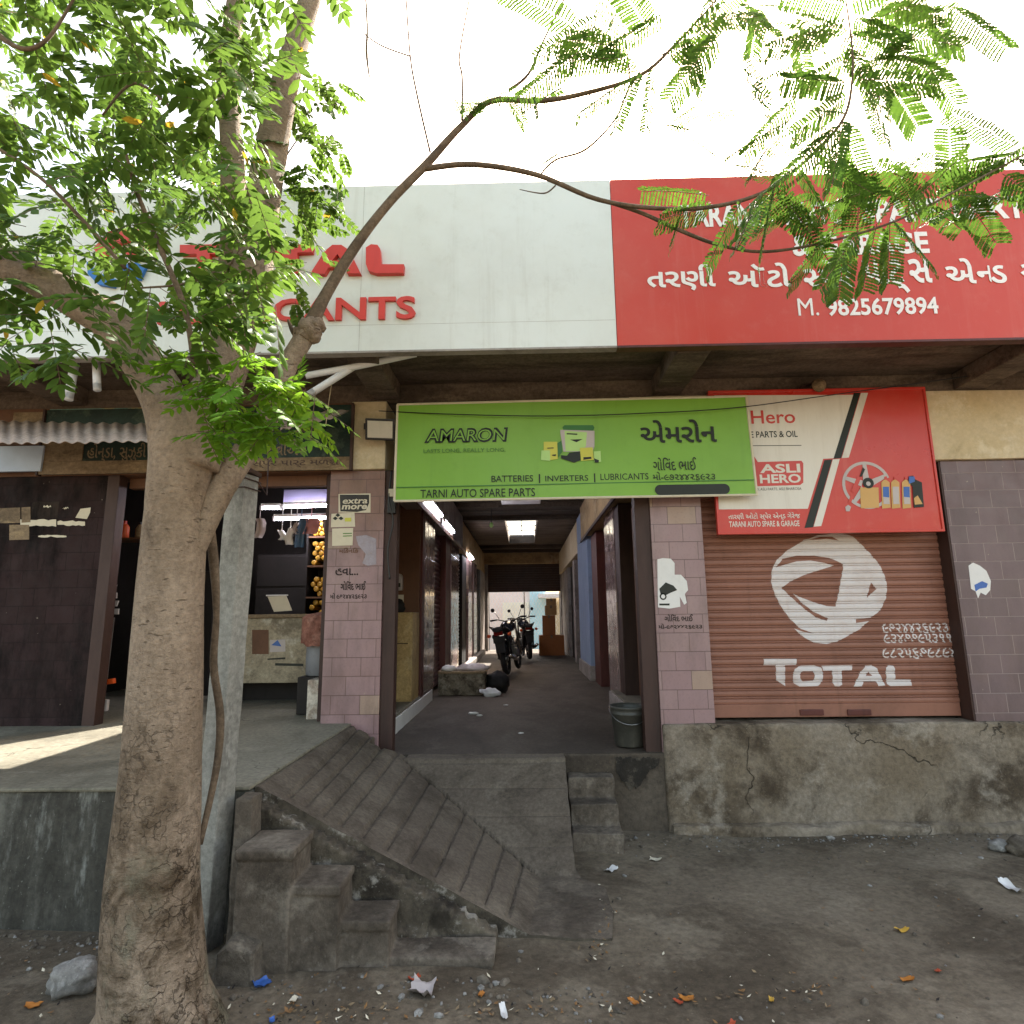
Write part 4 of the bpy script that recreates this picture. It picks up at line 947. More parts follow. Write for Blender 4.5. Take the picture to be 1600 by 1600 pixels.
for (u0, v0, u1, v1, n) in ((262, 545, 420, 620, 30), (330, 590, 470, 660, 34), (400, 600, 500, 680, 15), (300, 640, 380, 690, 7), (395, 665, 475, 700, 5)):
    spray(yc, u0, v0, u1, v1, -3.1, -2.75, n, rnd, L=(.14, .22), ll=.05, lw=.02, down=.3, rk=rk2)
yc.mat(1).add(rk2.v, rk2.f); yc.build('young_shoots', [m_leafy, m_twig], tree, fixn=False)
# feathery double-pinnate fronds of the long branch
def frond(mb, p, d, L, rnd, np_=20, pl=.082, droop=.55):
    d = d.normalized(); up = Vector((0, 0, 1)); s0 = d.cross(up)
    if s0.length < .1: s0 = Vector((1, 0, 0))
    s0 = (s0.normalized()+rdir(rnd)*.5).normalized(); q = p.copy(); st = L/np_; pts = [q.copy()]
    for i in range(np_):
        d = (d-up*droop*st).normalized(); q = q+d*st; pts.append(q.copy()); nrm = s0.cross(d).normalized()
        k = min(1, .55+1.1*math.sin(math.pi*(i+1.2)/(np_+2)))
        for sg in (-1, 1):
            a = (s0*sg+d*.45-up*.25+rdir(rnd)*.06).normalized(); b = a.cross(nrm).normalized()
            n2 = 10; l = pl*k
            e0 = []; e1 = []
            for j in range(n2+1):
                c = q+a*l*j/n2+nrm*.004*math.sin(j*1.1+i)-up*.012*(j/n2)**2; w = .0062*min(1, pl/.06)*(.55 if j == 0 else .15 if j == n2 else 1)*(1.15 if j % 2 else .8)
                e0.append(c-b*w+a*.003); e1.append(c+b*w+a*.003)
            vs = e0+e1; mb.add(vs, [(t, t+1, n2+1+t+1, n2+1+t) for t in range(n2)])
    return pts
fm = MB(); ft = MB()
def fronds(lst, y, n_each=1, L=(.28, .40)):
    for u, v, ang, *o in lst:
        for _ in range(n_each):
            yy = y+rnd.uniform(-.25, .25); p = onY(u+rnd.uniform(-10, 10), v+rnd.uniform(-10, 10), yy); a = R(ang+rnd.uniform(-18, 18))
            d = RT*math.cos(a)+UP*math.sin(a)+fwd*rnd.uniform(-.5, .5)
            ft.tube(frond(fm, p, d, rnd.uniform(*L)*(o[0] if o else 1), rnd, 20 if not o else 13, .082*(o[0]*1.15 if o else 1)), .0022, 4, False)
fronds([(985, 120, 150), (985, 100, 170), (980, 60, 120), (980, 70, 165), (1000, 115, 200), (1000, 110, 240), (1020, 100, 265), (1040, 85, 60), (1050, 70, 15), (1075, 45, 40), (1090, 30, 350), (1060, 60, 280), (940, 30, 190), (960, 20, 230)], -2.35)
fronds([(1318, 190, 220), (1320, 185, 250), (1322, 170, 190), (1328, 140, 215), (1330, 130, 170), (1332, 120, 330), (1332, 110, 20), (1334, 90, 195), (1332, 80, 345), (1330, 60, 160), (1330, 50, 20), (1326, 30, 205), (1326, 20, 340), (1310, 200, 300), (1290, 220, 205), (1280, 230, 320), (1340, 100, 300), (1325, 5, 30), (1320, 0, 150), (1370, 90, 20), (1390, 60, 340), (1350, 150, 290)], -2.52)
fronds([(1230, 280, 180), (1250, 262, 200), (1200, 297, 220), (1215, 292, 265), (1180, 305, 250), (1150, 316, 230), (1120, 322, 200), (1060, 328, 235, .5), (1260, 255, 320), (1240, 270, 290)], -2.45)
fronds([(1290, 378, 120), (1310, 374, 210), (1330, 368, 265), (1350, 360, 230), (1370, 356, 280), (1390, 348, 300), (1400, 345, 265), (1405, 342, 60), (1420, 335, 20), (1450, 322, 340), (1465, 315, 40), (1490, 300, 0), (1500, 296, 320), (1530, 275, 25), (1560, 262, 300), (1580, 252, 10), (1340, 366, 110), (1370, 354, 70), (1300, 378, 60), (1430, 330, 130), (1480, 300, 100)], -2.3)
fronds([(1270, 350, 170), (1250, 330, 200), (1440, 300, 160), (1500, 280, 150), (1530, 300, 200), (1560, 290, 330), (1590, 240, 160), (1480, 270, 20), (1400, 300, 170), (1350, 310, 190), (1290, 300, 190), (1100, 300, 170), (1170, 290, 60), (1230, 320, 300), (1580, 300, 200)], -2.3)
fronds([(728, 175, 120, .45), (730, 180, 60, .35), (770, 152, 30, .4), (800, 150, 300, .45), (845, 155, 265, .45), (845, 150, 20, .5), (868, 250, 230, .3), (760, 155, 170, .4)], -2.3)
fronds([(1040, 190, 330, .4), (1050, 205, 20, .45), (1080, 215, 300, .5), (1090, 175, 10, .4)], -2.2)
fronds([(905, 40, 170), (930, 60, 200), (900, 80, 210), (960, 90, 185), (1030, 30, 200), (1010, 40, 140), (1130, 60, 230), (1160, 80, 280), (1190, 30, 210), (1260, 100, 190), (1250, 150, 210), (1240, 190, 200), (1300, 60, 200), (1380, 130, 330), (1400, 60, 320), (1360, 40, 30), (1440, 80, 330), (1490, 20, 340), (1380, 10, 350)], -2.4)
fronds([(1120, 20, 20), (1160, 0, 300), (1180, 10, 250), (1210, 40, 330), (1250, 10, 200), (1420, 10, 200), (1450, 30, 330), (1480, 50, 250), (1240, 60, 280), (1100, 0, 60), (1400, 30, 20), (1470, 10, 180)], -1.7)
fm.mat(1).add(ft.v, ft.f); fm.build('feathery_fronds', [m_frond, m_twig], tree, fixn=False)

# ================================================================== things on the front
ds = MB(); rs_ = random.Random(4); top_ = [(963+i*1.7, 1184+rs_.uniform(-2, 2)) for i in range(41)]; dep = 0; low_ = []
for i in range(40, -1, -1):
    t = i/40; dep = .6*dep+.4*(14+44*math.sin(math.pi*min(1, t*1.15+.02))**1.2*(.75+.5*noise.noise(Vector((i*.33, 2, 0))))+(16*max(0, noise.noise(Vector((i*.9, 7, 0))))))
    low_.append((963+i*1.7+rs_.uniform(-.7, .7), 1186+max(2, dep)*(1 if i < 40 else .2)))
flat(ds, [px(top_+low_, -.04)], -.032, 0)
solo('damp_stain', ds, grime('damp', '#221e1a', '#2c2721', '#14110e', '#5a5248', sc=5, dk=.5, lt=.6, rough=.6), 'black damp stain on the low wall between the side steps and the right plinth', 'stain', fixn=False)
# leaning concrete pole between trunk and steps
m_pole = grime('pole_concrete', '#9a9890', '#86837b', '#4a4640', '#b4b2aa', sc=2.2, dk=.5, lt=.5, fine=30, bmp=.5, stretch=(1, 1, .4))
po = thing('concrete_post', 'square grey concrete post standing between the trunk and the steps', 'post', (-1.58, -1.97, .1))
mb = MB(); c = math.cos(R(-14)); s = math.sin(R(-14))
def sq(x, y, h): return [(x+c*a*h-s*b*h, y+s*a*h+c*b*h) for a, b in ((-1, -1), (1, -1), (1, 1), (-1, 1))]
b0 = sq(-1.60, -1.98, .060); b1 = sq(-1.572, -1.96, .060)
mb.v = [(x, y, -.2) for x, y in b0]+[(x, y, 2.52) for x, y in b1]
for f in [(0, 3, 2, 1), (4, 5, 6, 7), (0, 1, 5, 4), (1, 2, 6, 5), (2, 3, 7, 6), (3, 0, 4, 7)]: mb.face(f)
mb.build('shaft', m_pole, po, bevel=.008, sub=.1, rough=(.005, 5))
MB().box(-1.645, -1.50, -2.03, -1.885, 2.522, 2.55).build('cap_plate', m_framed, po, bevel=.004)
mb = MB()
for h in (2.44, 2.49): mb.tube([(x*1.0+dx, y+dy, h) for (x, y), dx, dy in zip(b1+b1[:1], (-.006, .006, .006, -.006, -.006), (-.006, -.006, .006, .006, -.006))], .004, 5)
mb.tube([(-1.50, -1.93, 2.49), (-1.46, -1.9, 2.42), (-1.47, -1.88, 2.62), (-1.44, -1.6, 2.9)], .004, 5); mb.build('wire_binding', m_framed, po)

# white plastic pipes
def pipe(label, pts, r):
    mb = MB().smooth(); mb.tube(pts, r, 14, True); d = Vector(pts[-1])-Vector(pts[0]); d.normalize()
    mb.tube([Vector(pts[-1])-d*.05, Vector(pts[-1])+d*.002], r*1.0, 14)
    return solo('plastic_pipe', mb, m_pvc, label, 'pipe', 'white pipes under the long fascia sign', fixn=False)
pipe('longer white pipe stub hanging under the white sign, further from the trunk', [onY(118, 560, -.8), onY(107, 624, -.85)], .032)
pipe('shorter white pipe stub hanging under the white sign, nearer the trunk', [onY(150, 560, -.8), onY(152, 609, -.85)], .028)
pipe('long white pipe lying nearly level under the white sign, right of the forked trunk', [onY(650, 553, -.72), onY(560, 572, -.8), onY(478, 587, -.86)], .026)
pipe('white pipe slanting down steeply across the level one, right of the trunk', [onY(575, 559, -.75), onY(482, 617, -.9)], .028)

# flood lamp on the cream beam end
fl = thing('flood_lamp', 'black framed flood lamp with white lens on the beam above the left pillar', 'lamp', onY(594, 690, -.15))
mb = MB(); q = onY(594, 671, -.16); nrm = Vector((.18, -1, -.35)).normalized(); ax = Vector((1, .18, 0)).normalized(); az = ax.cross(nrm).normalized()
mb.obox(q, ax*.128, nrm*.02, az*.095); mb.build('housing', m_black, fl, bevel=.008)
MB().obox(q+nrm*.021, ax*.108, nrm*.003, az*.074).build('lens', paint('lamp_lens', '#b9b3a4', .3, .2, '#6a6458', b=.1), fl)
mb = MB(); mb.tube([q-ax*.135-az*.05, q-ax*.135, q-nrm*.09-ax*.135, q-nrm*.09+ax*.135, q+ax*.135, q+ax*.135-az*.05], .008, 6); mb.tube([q-nrm*.09, q-nrm*.14], .012, 6); mb.build('bracket', m_black, fl)

# electric bits
ins = thing('bulb_holder', 'dusty round bulb holder above the red and white board', 'bulb holder', onY(1281, 610, -.12))
q = onY(1281, 601, -.12); MB().smooth().lathe(q+Vector((0, .05, 0)), [(.02, 0), (.05, -.01), (.062, -.03), (.055, -.055), (.03, -.07), (.026, -.09)], 18, 'y').build('holder', m_tan, ins, fixn=True)
MB().tube([q+Vector((0, .05, 0)), q+Vector((-.02, .12, .05)), q+Vector((-.12, .1, .02)), q+Vector((-.16, .08, -.03))], .012, 8).build('arm', m_framed, ins)
def cable(label, pts, r=.005, mat=None, sag=.0):
    p, rr_ = smoothpath([Vector(p) for p in pts], [r]*len(pts), 8); mb = MB().smooth().tube(p, r, 6)
    return solo('cable', mb, mat or m_black, label, 'cable', fixn=False)
cable('black cable sagging across the green banner and over the red and white board', [onY(592, 642, -.16), onY(700, 647, -.2), onY(850, 650, -.215), onY(1000, 646, -.21), onY(1150, 637, -.2), onY(1300, 617, -.14), onY(1440, 598, -.1), onY(1600, 575, -.3)], .0045)
cable('thin yellow cord hanging by the short awning piece', [onY(518, 600, -.8), onY(512, 640, -.6), onY(509, 665, -.55)], .003, m_cream)
cable('bundle of dark wires hanging down the left door post', [onY(612, 735, -.02), onY(608, 780, -.03), onY(614, 815, -.02), onY(606, 860, -.02), onY(609, 905, -.02)], .008)
sb = thing('switch_box', 'small dark switch box with wires on the left door post', 'switch box', onY(612, 800, -.01))
q = onY(612, 790, -.02); MB().box(q.x-.035, q.x+.035, -.03, .018, q.z-.07, q.z+.07).build('box', m_black, sb, bevel=.006)
MB().box(q.x-.028, q.x+.02, -.036, -.031, q.z+.08, q.z+.15).build('label_plate', m_paper, sb)
cp = thing('conduit', 'white conduit with a junction box beside the right door post', 'conduit', (1.06, .4, 2.5))
q0, q1 = onY(999, 740, .35), onY(1003, 838, .35)
MB().smooth().tube([q0, q1], .018, 10).build('tube', m_pvc, cp, fixn=False); MB().box(q1.x-.05, q1.x+.05, .31, .39, q1.z-.05, q1.z+.06).build('junction_box', m_pvc, cp, bevel=.006)

# stickers, notices and hand painted numbers on the pillars
def sheet(name, label, quads, y, cat='notice', extra=None):
    t = thing(name, label, cat, tuple(onY(*quads[0][1][0], y))); 
    for nm, pts, mat, yy in quads:
        m_ = MB(); flat(m_, [px(pts, y)], y-yy, 0); m_.build(nm, mat, t, fixn=False)
    if extra: extra(t)
    return t
m_inkb = paint('sticker_black', '#1a1512', .35, .3, '#5a4a38', b=0)
def ex(t):
    l = MB(); letters(l, 'extra', *pbox(535, 779, 574, 787, 0), -.0036, .02, 0, 0, .2); letters(l, 'more', *pbox(534, 789, 573, 796, 0), -.0036, .03, 0, 0, .2); l.build('lettering', m_paper, t)
sheet('sticker', 'black torn sticker with white lettering at the top of the left pillar', [('backing', [(529,772),(579,771),(579,801),(529,801)], m_paper, .0018), ('print', [(531,773),(577,773),(577,786),(572,797),(558,800),(532,799)], m_inkb, .0028)], 0, 'sticker', ex)
def mi(t):
    l = MB()
    for a, b in ((528, 805), (524, 810), (533, 810)): flat(l, [px([(a, b-3), (a+4, b), (a, b+3), (a-4, b)], 0)], -.0036)
    flat(l, [px([(539, 809), (549, 809), (549, 815), (539, 815)], 0)], -.0036, 1); l.build('print', [m_ink, m_ylw], t)
sheet('sticker', 'cream sticker with a three part dark emblem under the black torn one', [('sheet', [(518,803),(554,801),(555,823),(517,824)], m_paper, .002)], 0, 'sticker', mi)
def m2(t):
    l = MB()
    for k in range(2): flat(l, [px([(536, 833+k*4), (550, 832.5+k*4), (550, 834+k*4), (536, 834.5+k*4)], 0)], -.0036)
    l.build('print', m_inkf, t)
sheet('sticker', 'plain cream sticker, the lower one beside the pillar edge', [('sheet', [(519,826),(552,825),(551,852),(519,853)], m_paper, .002)], 0, 'sticker', m2)
m_film = paint('peeling_film', '#8f8792', .25, .6, '#75605c', sc=12, b=.2)
def m3(t):
    l = MB(); letters(l, 'મિકેનિક', *pbox(530, 856, 560, 864, 0), -.0032, .02); l.build('print', m_brownp, t)
sheet('sticker', 'peeling whitish paper with dark print at the right edge of the left pillar', [('sheet', [(556,838),(572,836),(588,842),(588,882),(575,884),(566,880),(572,866),(560,852)], m_film, .002)], 0, 'sticker', m3)
hp = MB(); m_hand = paint('hand_paint', '#241614', .7, .15, '#4a3430', b=0)
letters(hp, 'ગોિવંદ ભાઈ', *pbox(532, 908, 572, 922, 0), -.0022, .024); letters(hp, 'મો ૯૭૨૪૪૨૬૯૨૩', *pbox(516, 926, 573, 936, 0), -.0022, .024); letters(hp, 'હવા...', *pbox(524, 888, 560, 899, 0), -.0022, .024)
solo('painted_number', hp, m_hand, 'dark hand painted Gujarati name and number on the left pillar', 'writing', fixn=False)
hp = MB()
letters(hp, 'ગોિવંદ ભાઈ', *pbox(1038, 960, 1083, 971, 0), -.0022, .024); letters(hp, 'મો-૯૭૨૪૪૨૬૯૨૩', *pbox(1029, 974, 1097, 983, 0), -.0022, .026)
solo('painted_number', hp, m_hand, 'dark hand painted Gujarati name and number on the pillar right of the passage', 'writing', fixn=False)
def tp(t):
    l = MB()
    flat(l, [px([(1030,920),(1040,910),(1052,915),(1058,922),(1048,926),(1040,930),(1033,932)], 0)], -.0036); flat(l, [disc(*px([(1036, 932)], 0)[0], .03, 14)], -.0036); flat(l, [disc(*px([(1036, 932)], 0)[0], .018, 14)], -.0042, 1)
    flat(l, [px([(1030,943),(1046,943),(1046,946),(1030,946)], 0)], -.0036); l.build('print', [m_ink, m_white], t)
sheet('torn_poster', 'torn white poster with a dark motorcycle print on the pillar right of the passage', [('sheet', [(1027,874),(1036,872),(1048,873),(1054,880),(1054,898),(1064,898),(1073,908),(1075,922),(1070,928),(1073,942),(1069,945),(1062,932),(1063,948),(1046,951),(1028,949)], m_white, .002)], 0, 'poster', tp)
def tq(t):
    l = MB(); flat(l, [px([(1522,914),(1534,908),(1543,912),(1541,918),(1530,920),(1524,924)], 0)], -.0036); l.build('print', m_bluep, t)
sheet('torn_poster', 'small torn white poster with blue print on the purple tiled wall at the right edge', [('sheet', [(1513,884),(1520,879),(1531,884),(1541,892),(1548,908),(1547,922),(1540,930),(1532,926),(1528,935),(1524,924),(1517,920),(1515,902)], m_white, .002)], 0, 'poster', tq)
cand = random.Random(3)
pp = MB()
for (u0, v0, u1, v1) in ((32, 812, 88, 822), (90, 814, 133, 821), (60, 836, 104, 839), (68, 790, 80, 793), (98, 793, 107, 795)):
    n = 9; up_ = [(u0+(u1-u0)*i/n, v0+cand.uniform(-1, 1.5)) for i in range(n+1)]; lo_ = [(u0+(u1-u0)*i/n, v1+cand.uniform(-1.5, 1)) for i in range(n, -1, -1)]
    flat(pp, [px(up_+lo_, 0)], -.0018)
solo('whitewash_streaks', pp, m_paper, 'scraped whitish paint streaks on the dark tiled wall at the left edge', 'paint', fixn=False)
sheet('paper_scrap', 'small pale paper scrap stuck on the dark tiled wall by the red door frame', [('sheet', [(126,795),(142,793),(141,801),(136,811),(118,809)], m_paper, .002)], 0)
sheet('plastered_patch', 'patch of yellowish replacement tiles on the dark tiled wall at the left edge', [('upper_tile', [(-20,795),(32,793),(32,817),(-20,818)], m_tan, .003), ('side_tile', [(34,793),(48,792),(48,816),(34,817)], m_tan, .003), ('lower_tile', [(15,820),(46,820),(46,843),(15,844)], m_tan, .003)], 0, 'tiles')

# ================================================================== left shop
m_tube = glow('tube_light', '#f3f0ff', 20.0)
def tubelight(label, a, b, r=.016, loc=None):
    a, b = Vector(a), Vector(b); t = thing('tube_light', label, 'lamp', tuple((a+b)/2+Vector((0, 0, -.02))), 'lit tube lights')
    d = (b-a).normalized(); MB().smooth().tube([a+d*.03, b-d*.03], r, 10).build('tube', m_tube, t, fixn=False)
    mb = MB(); c = (a+b)/2+Vector((0, 0, r+.022)); mb.obox(c, (b-a)/2, d.cross(Vector((0, 0, 1)))*.02, Vector((0, 0, .018)))
    for e in (a, b): mb.obox(e+Vector((0, 0, .005)), d*.012, d.cross(Vector((0, 0, 1)))*.018, Vector((0, 0, .028)))
    mb.build('batten', m_white, t, bevel=.003); return t
tubelight('short lit tube light in the left shop, beside the concrete post', onY(408, 794, 1.9), onY(439, 794, 1.9))
tubelight('lit tube light in the left shop, the higher of two at the pillar', onY(443, 792, 1.9), onY(522, 790, 1.9))
tubelight('lit tube light in the left shop, the lower of two at the pillar', onY(428, 811, 1.8), onY(520, 809, 1.8))
rf = MB(); a, b_ = onY(445, 790, 2.1), onY(530, 775, 2.1); rf.box(a.x, b_.x+.3, 2.05, 2.1, a.z+.02, b_.z+.08); solo('light_shade_board', rf, paint('lilac_board', '#7d7896', .5, .2), 'lilac board above the tube lights in the left shop', 'board')
ct = thing('shop_counter', 'cream shop counter with worn stickers in the left shop', 'counter', (-2.55, 1.5, PZ+.02))
a, b_ = onY(372, 962, 1.3), onY(530, 1066, 1.3)
mb = MB(); mb.box(a.x-.1, b_.x+.25, 1.3, 1.34, b_.z, a.z-.03); mb.build('front_panel', grime('counter_front', '#a89c84', '#978a73', '#4a3f33', '#cbc3b2', sc=2.2, dk=.55, lt=.5, bmp=.15, rough=.6), ct, bevel=.003)
MB().box(a.x-.14, b_.x+.28, 1.27, 1.75, a.z-.029, a.z+.01).build('top', m_tan, ct, bevel=.006)
mb = MB()
for x in (a.x-.05, b_.x+.15): mb.box(x, x+.06, 1.35, 1.41, PZ+.02, b_.z)
mb.build('leg', m_dark, ct); MB().box(a.x-.1, b_.x+.2, 1.5, 1.72, PZ+.02, a.z-.04).build('back_panel', m_dark, ct)
st_ = MB(); flat(st_, [px([(394,984),(420,984),(420,1022),(394,1022)], 1.3)], 1.298, 0); flat(st_, [px([(422,1000),(446,999),(446,1018),(422,1019)], 1.3)], 1.298, 1); flat(st_, [px([(424,1008),(434,1000),(440,1010)], 1.3)], 1.297, 2); flat(st_, [px([(418,1029),(446,1027),(446,1030),(418,1031)], 1.3)], 1.298, 3); flat(st_, [px([(430,1036),(474,1037),(474,1041),(430,1040)], 1.3)], 1.298, 3)
st_.build('sticker', [m_brownp, m_silver, m_bluep, m_ink], ct, fixn=False)
nf = thing('counter_notice', 'small pale framed notice leaning on the shop counter', 'notice', onY(436, 957, 1.5))
q = [onY(u, v, 1.5) for u, v in ((428, 956), (456, 954), (447, 931), (418, 932))]
MB().prism([tuple(p) for p in q], (0, .012, 0)).build('sheet', m_paper, nf); MB().tube([onY(416, 930.5, 1.49), onY(450, 930, 1.49)], .008, 6).build('top_bar', m_white, nf)
dr = thing('drum', 'grey drum covered with a brown cloth beside the left pillar', 'drum', (-1.95, .62, PZ+.022))
MB().smooth().lathe((-1.95, .62, PZ+.022+.34), [(.13, 0), (.145, .01), (.15, .15), (.147, .3), (.15, .45), (.14, .47)], 24).build('barrel', paint('galvanised', '#77787c', .5, .6, '#4a3f38', sc=3), dr, fixn=True)
MB().box(-2.12, -1.79, .46, .78, PZ+.023, PZ+.36).build('stand', m_dark, dr, bevel=.01)
def cloth(c, r, z0, drop, seed, mat, name, parent, rags=7):
    mb = MB().smooth(); n, k = 36, 9; c = Vector(c)
    for i in range(k+1):
        t = i/k
        for j in range(n):
            a = 2*math.pi*j/n; f = noise.noise(Vector((math.cos(a)*2.1+seed, math.sin(a)*2.1, 0)))
            rr2 = r*min(1, t*1.8)*(1+.18*max(0, t-.5)*(1.5*f+math.sin(a*rags)*.5)); z = z0-max(0, t-.5)*2*drop*(1+.5*f)+.03*(1-t)*(1+f)
            mb.v.append(tuple(c+Vector((rr2*math.cos(a), rr2*math.sin(a), z))))
    for i in range(k):
        for j in range(n): mb.face((i*n+j, i*n+(j+1) % n, (i+1)*n+(j+1) % n, (i+1)*n+j))
    return mb.build(name, mat, parent, fixn=False)
cloth((-1.95, .62, 0), .20, PZ+.92, .26, 2, grime('brown_cloth', '#7d5144', '#94685a', '#4a2c24', '#a88070', sc=7, dk=.5, lt=.4, bmp=.6), 'cloth', dr)
mb = MB(); mb.box(-1.93, -1.755, .2, .42, PZ+.022, PZ+.36); solo('tin_box', mb, grime('chipped_white_tin', '#c5bcae', '#b5ab9c', '#6a4a34', '#d8d2c8', sc=5, dk=.6, lt=.4, bmp=.3, rough=.5), 'chipped white tin box on the floor beside the left pillar', 'box', bevel=.01)
def bucket(name, label, c, r0, r1, h, mat, bail=True, matr=None):
    t = thing(name, label, 'bucket', c); c = Vector(c)
    pr = [(r0*.96, 0), (r0, .008), (r0+(r1-r0)*.78, h*.78), (r1*1.03, h*.8), (r1*1.03, h*.83), (r1*.99, h*.85), (r1*1.0, h*.93), (r1*1.06, h*.95), (r1*1.06, h), (r1*.98, h), (r1*.95, h*.9), (r0*.93, .02)]
    MB().smooth().lathe(c, pr, 28).build('body', mat, t, fixn=True)
    if bail:
        pts = [c+Vector((r1*1.07*math.cos(a), r1*1.07*math.sin(a)*.35-r1*.25*math.sin(a)*0, h*.9-.09*math.sin(a)*1)) for a in [math.pi*i/14 for i in range(15)]]
        pts = [c+Vector((r1*1.08*math.cos(math.pi*i/14), -r1*1.12*math.sin(math.pi*i/14), h*.92-.11*math.sin(math.pi*i/14))) for i in range(15)]
        MB().smooth().tube(pts, .004, 6).build('handle', m_steel, t, fixn=False)
    return t
bucket('bucket', 'dark bucket on the floor of the left shop beside the white tin box', (-2.06, .66, PZ+.022), .085, .105, .2, m_black, False)
# rack of yellow wrapped rolls
rk = thing('parts_rack', 'dark rack full of yellow wrapped rolls behind the left pillar', 'rack', (-2.3, 2.2, PZ+.02))
mb = MB(); x0, x1 = -2.66, -1.95
for x in (x0, x1): mb.box(x-.012, x+.012, 2.0, 2.4, PZ+.02, 2.95)
mb.build('side_panel', m_dark, rk); mb = MB()
zs = [1.42, 1.70, 1.98, 2.36, 2.72]
for z in zs: mb.box(x0+.013, x1-.013, 2.0, 2.4, z-.02, z)
mb.build('shelf', m_brownp, rk); MB().box(x0, x1, 2.401, 2.42, PZ+.02, 2.95).build('back_panel', m_dark, rk)
m_roll = paint('yellow_wrapper', '#b78a2c', .4, .45, '#4a2c14', sc=9)
r0_ = MB().smooth().lathe((0, 0, 0), [(.012, .0), (.03, 0), (.033, .012), (.033, .3), (.03, .31), (.012, .3)], 12, 'y')
roll = r0_.build('wrapped_roll', m_roll, fixn=True); tag(roll, 'small yellow wrapped roll lying on the dark rack behind the left pillar', 'roll', 'yellow rolls on the rack'); first = True
rnd2 = random.Random(8)
for zi, z in enumerate(zs):
    for row in range([3, 4, 4, 5, 4][zi]):
        for i in range(8):
            if rnd2.random() < .12: continue
            x = x0+.09+i*.0785+(row % 2)*.039
            o = roll if first else roll.copy()
            if not first: C.collection.objects.link(o)
            first = False; o.location = (x, 2.0+rnd2.uniform(0, .03), z+.035+row*.058); o.rotation_euler = (0, rnd2.uniform(0, 6), 0)
# hanging packets
for i, (u, v, wd, ht, mat, lb) in enumerate(((486, 822, .13, .16, m_pinkp, 'pink printed packet hanging below the tube lights'), (470, 832, .1, .3, paint('blue_packet', '#3f5f7c', .4, .3), 'dark blue packet hanging left of the pink one'), (453, 838, .09, .17, m_white, 'crumpled white packet hanging below the tube lights'), (463, 826, .05, .12, m_silver, 'narrow shiny packet hanging between the white and blue ones'), (511, 826, .06, .2, m_silver, 'silver bottle shaped packet hanging at the pillar edge'), (440, 836, .05, .1, m_pvc, 'small white tag hanging below the tube lights'), (405, 825, .08, .2, m_silver, 'grey bundle hanging next to the concrete post'))):
    q = onY(u, v, 1.6); wd *= 1.15; ht *= 1.15; mb = MB().smooth(); n = 5
    for j in range(n+1):
        for k in range(n+1): mb.v.append((q.x-wd/2+wd*k/n+.02*math.sin(j*.9+i), q.y+.02*math.sin(k*1.7+i)+.012*math.sin(j*2.1), q.z+ht/2-ht*j/n))
    for j in range(n):
        for k in range(n): mb.face((j*(n+1)+k, j*(n+1)+k+1, (j+1)*(n+1)+k+1, (j+1)*(n+1)+k))
    b = len(mb.v); mb.v += [(x, y+.02, z) for x, y, z in mb.v[:b]]
    for j in range(n):
        for k in range(n): mb.face((b+j*(n+1)+k, b+(j+1)*(n+1)+k, b+(j+1)*(n+1)+k+1, b+j*(n+1)+k+1))
    mb.smooth(False).box(q.x-.004, q.x+.004, q.y, q.y+.004, q.z+ht/2, 3.0)
    solo('hanging_packet', mb, mat, lb, 'packet', 'packets hanging in the left shop', fixn=False)
cb = thing('tool_cabinet', 'black cabinet filling the back of the left shop', 'cabinet', (-3.0, 2.7, PZ+.02))
MB().box(-3.5, -2.72, 2.5, 2.9, PZ+.02, 2.55).build('carcass', m_dark, cb, bevel=.01); mb = MB()
for k in range(4): mb.box(-3.48, -2.74, 2.485, 2.499, PZ+.05+.42*k, PZ+.44+.42*k)
mb.build('drawer', m_dark, cb, bevel=.004)
# left doorway
sh = thing('wall_shelf', 'narrow wall shelf in the dark doorway left of the trunk', 'shelf', (-4.05, .8, 2.45))
q = onY(200, 842, .8); MB().box(q.x-.35, q.x+.5, .7, .95, q.z-.02, q.z).build('board', m_brownp, sh); MB().box(q.x-.3, q.x-.27, .72, .95, q.z-.2, q.z-.021).build('bracket', m_steel, sh)
bt = thing('oil_bottle', 'orange plastic oil bottle on the dark wall shelf left of the trunk', 'bottle', tuple(q+Vector((-.06, .02, 0))))
c = q+Vector((-.06, .02, .001)); MB().smooth().lathe(c, [(.04, 0), (.046, .01), (.046, .12), (.03, .15), (.016, .16)], 16).build('body', m_orange, bt); MB().lathe(c+Vector((0, 0, .16)), [(.018, 0), (.018, .03)], 12).build('cap', m_vred, bt)
bt2 = thing('oil_bottle', 'dull yellow bottle on the dark wall shelf, next to the orange one', 'bottle', tuple(q+Vector((.10, .02, 0))))
c = q+Vector((.10, .02, .001)); MB().smooth().lathe(c, [(.035, 0), (.04, .01), (.04, .1), (.02, .14), (.014, .15)], 16).build('body', m_tan, bt2); MB().lathe(c+Vector((0, 0, .15)), [(.016, 0), (.016, .025)], 12).build('cap', m_black, bt2)
hs = thing('packet_strip', 'strip of small silver packets hanging in the dark left doorway', 'packet strip', onY(176, 962, .25))
for k in range(6):
    q = onY(176+k*.4-1.5, 893+k*12.5, .25); MB().obox(q, Vector((.022+.006*k, .004, 0)), Vector((0, .008, 0)), Vector((.004*(-1)**k, .004, .026))).build('packet', m_silver, hs, bevel=.003)
brm = thing('broom', 'long handled broom with an orange band standing in the dark left doorway', 'broom', onY(160, 1112, .2))
MB().tube([onY(178, 965, .3), onY(163, 1090, .2)], .009, 8).build('handle', m_steel, brm); q = onY(164, 1066, .2); MB().obox(q, Vector((.085, 0, .012)), Vector((0, .02, 0)), Vector((-.004, 0, .022))).build('band', m_orange, brm, bevel=.004)
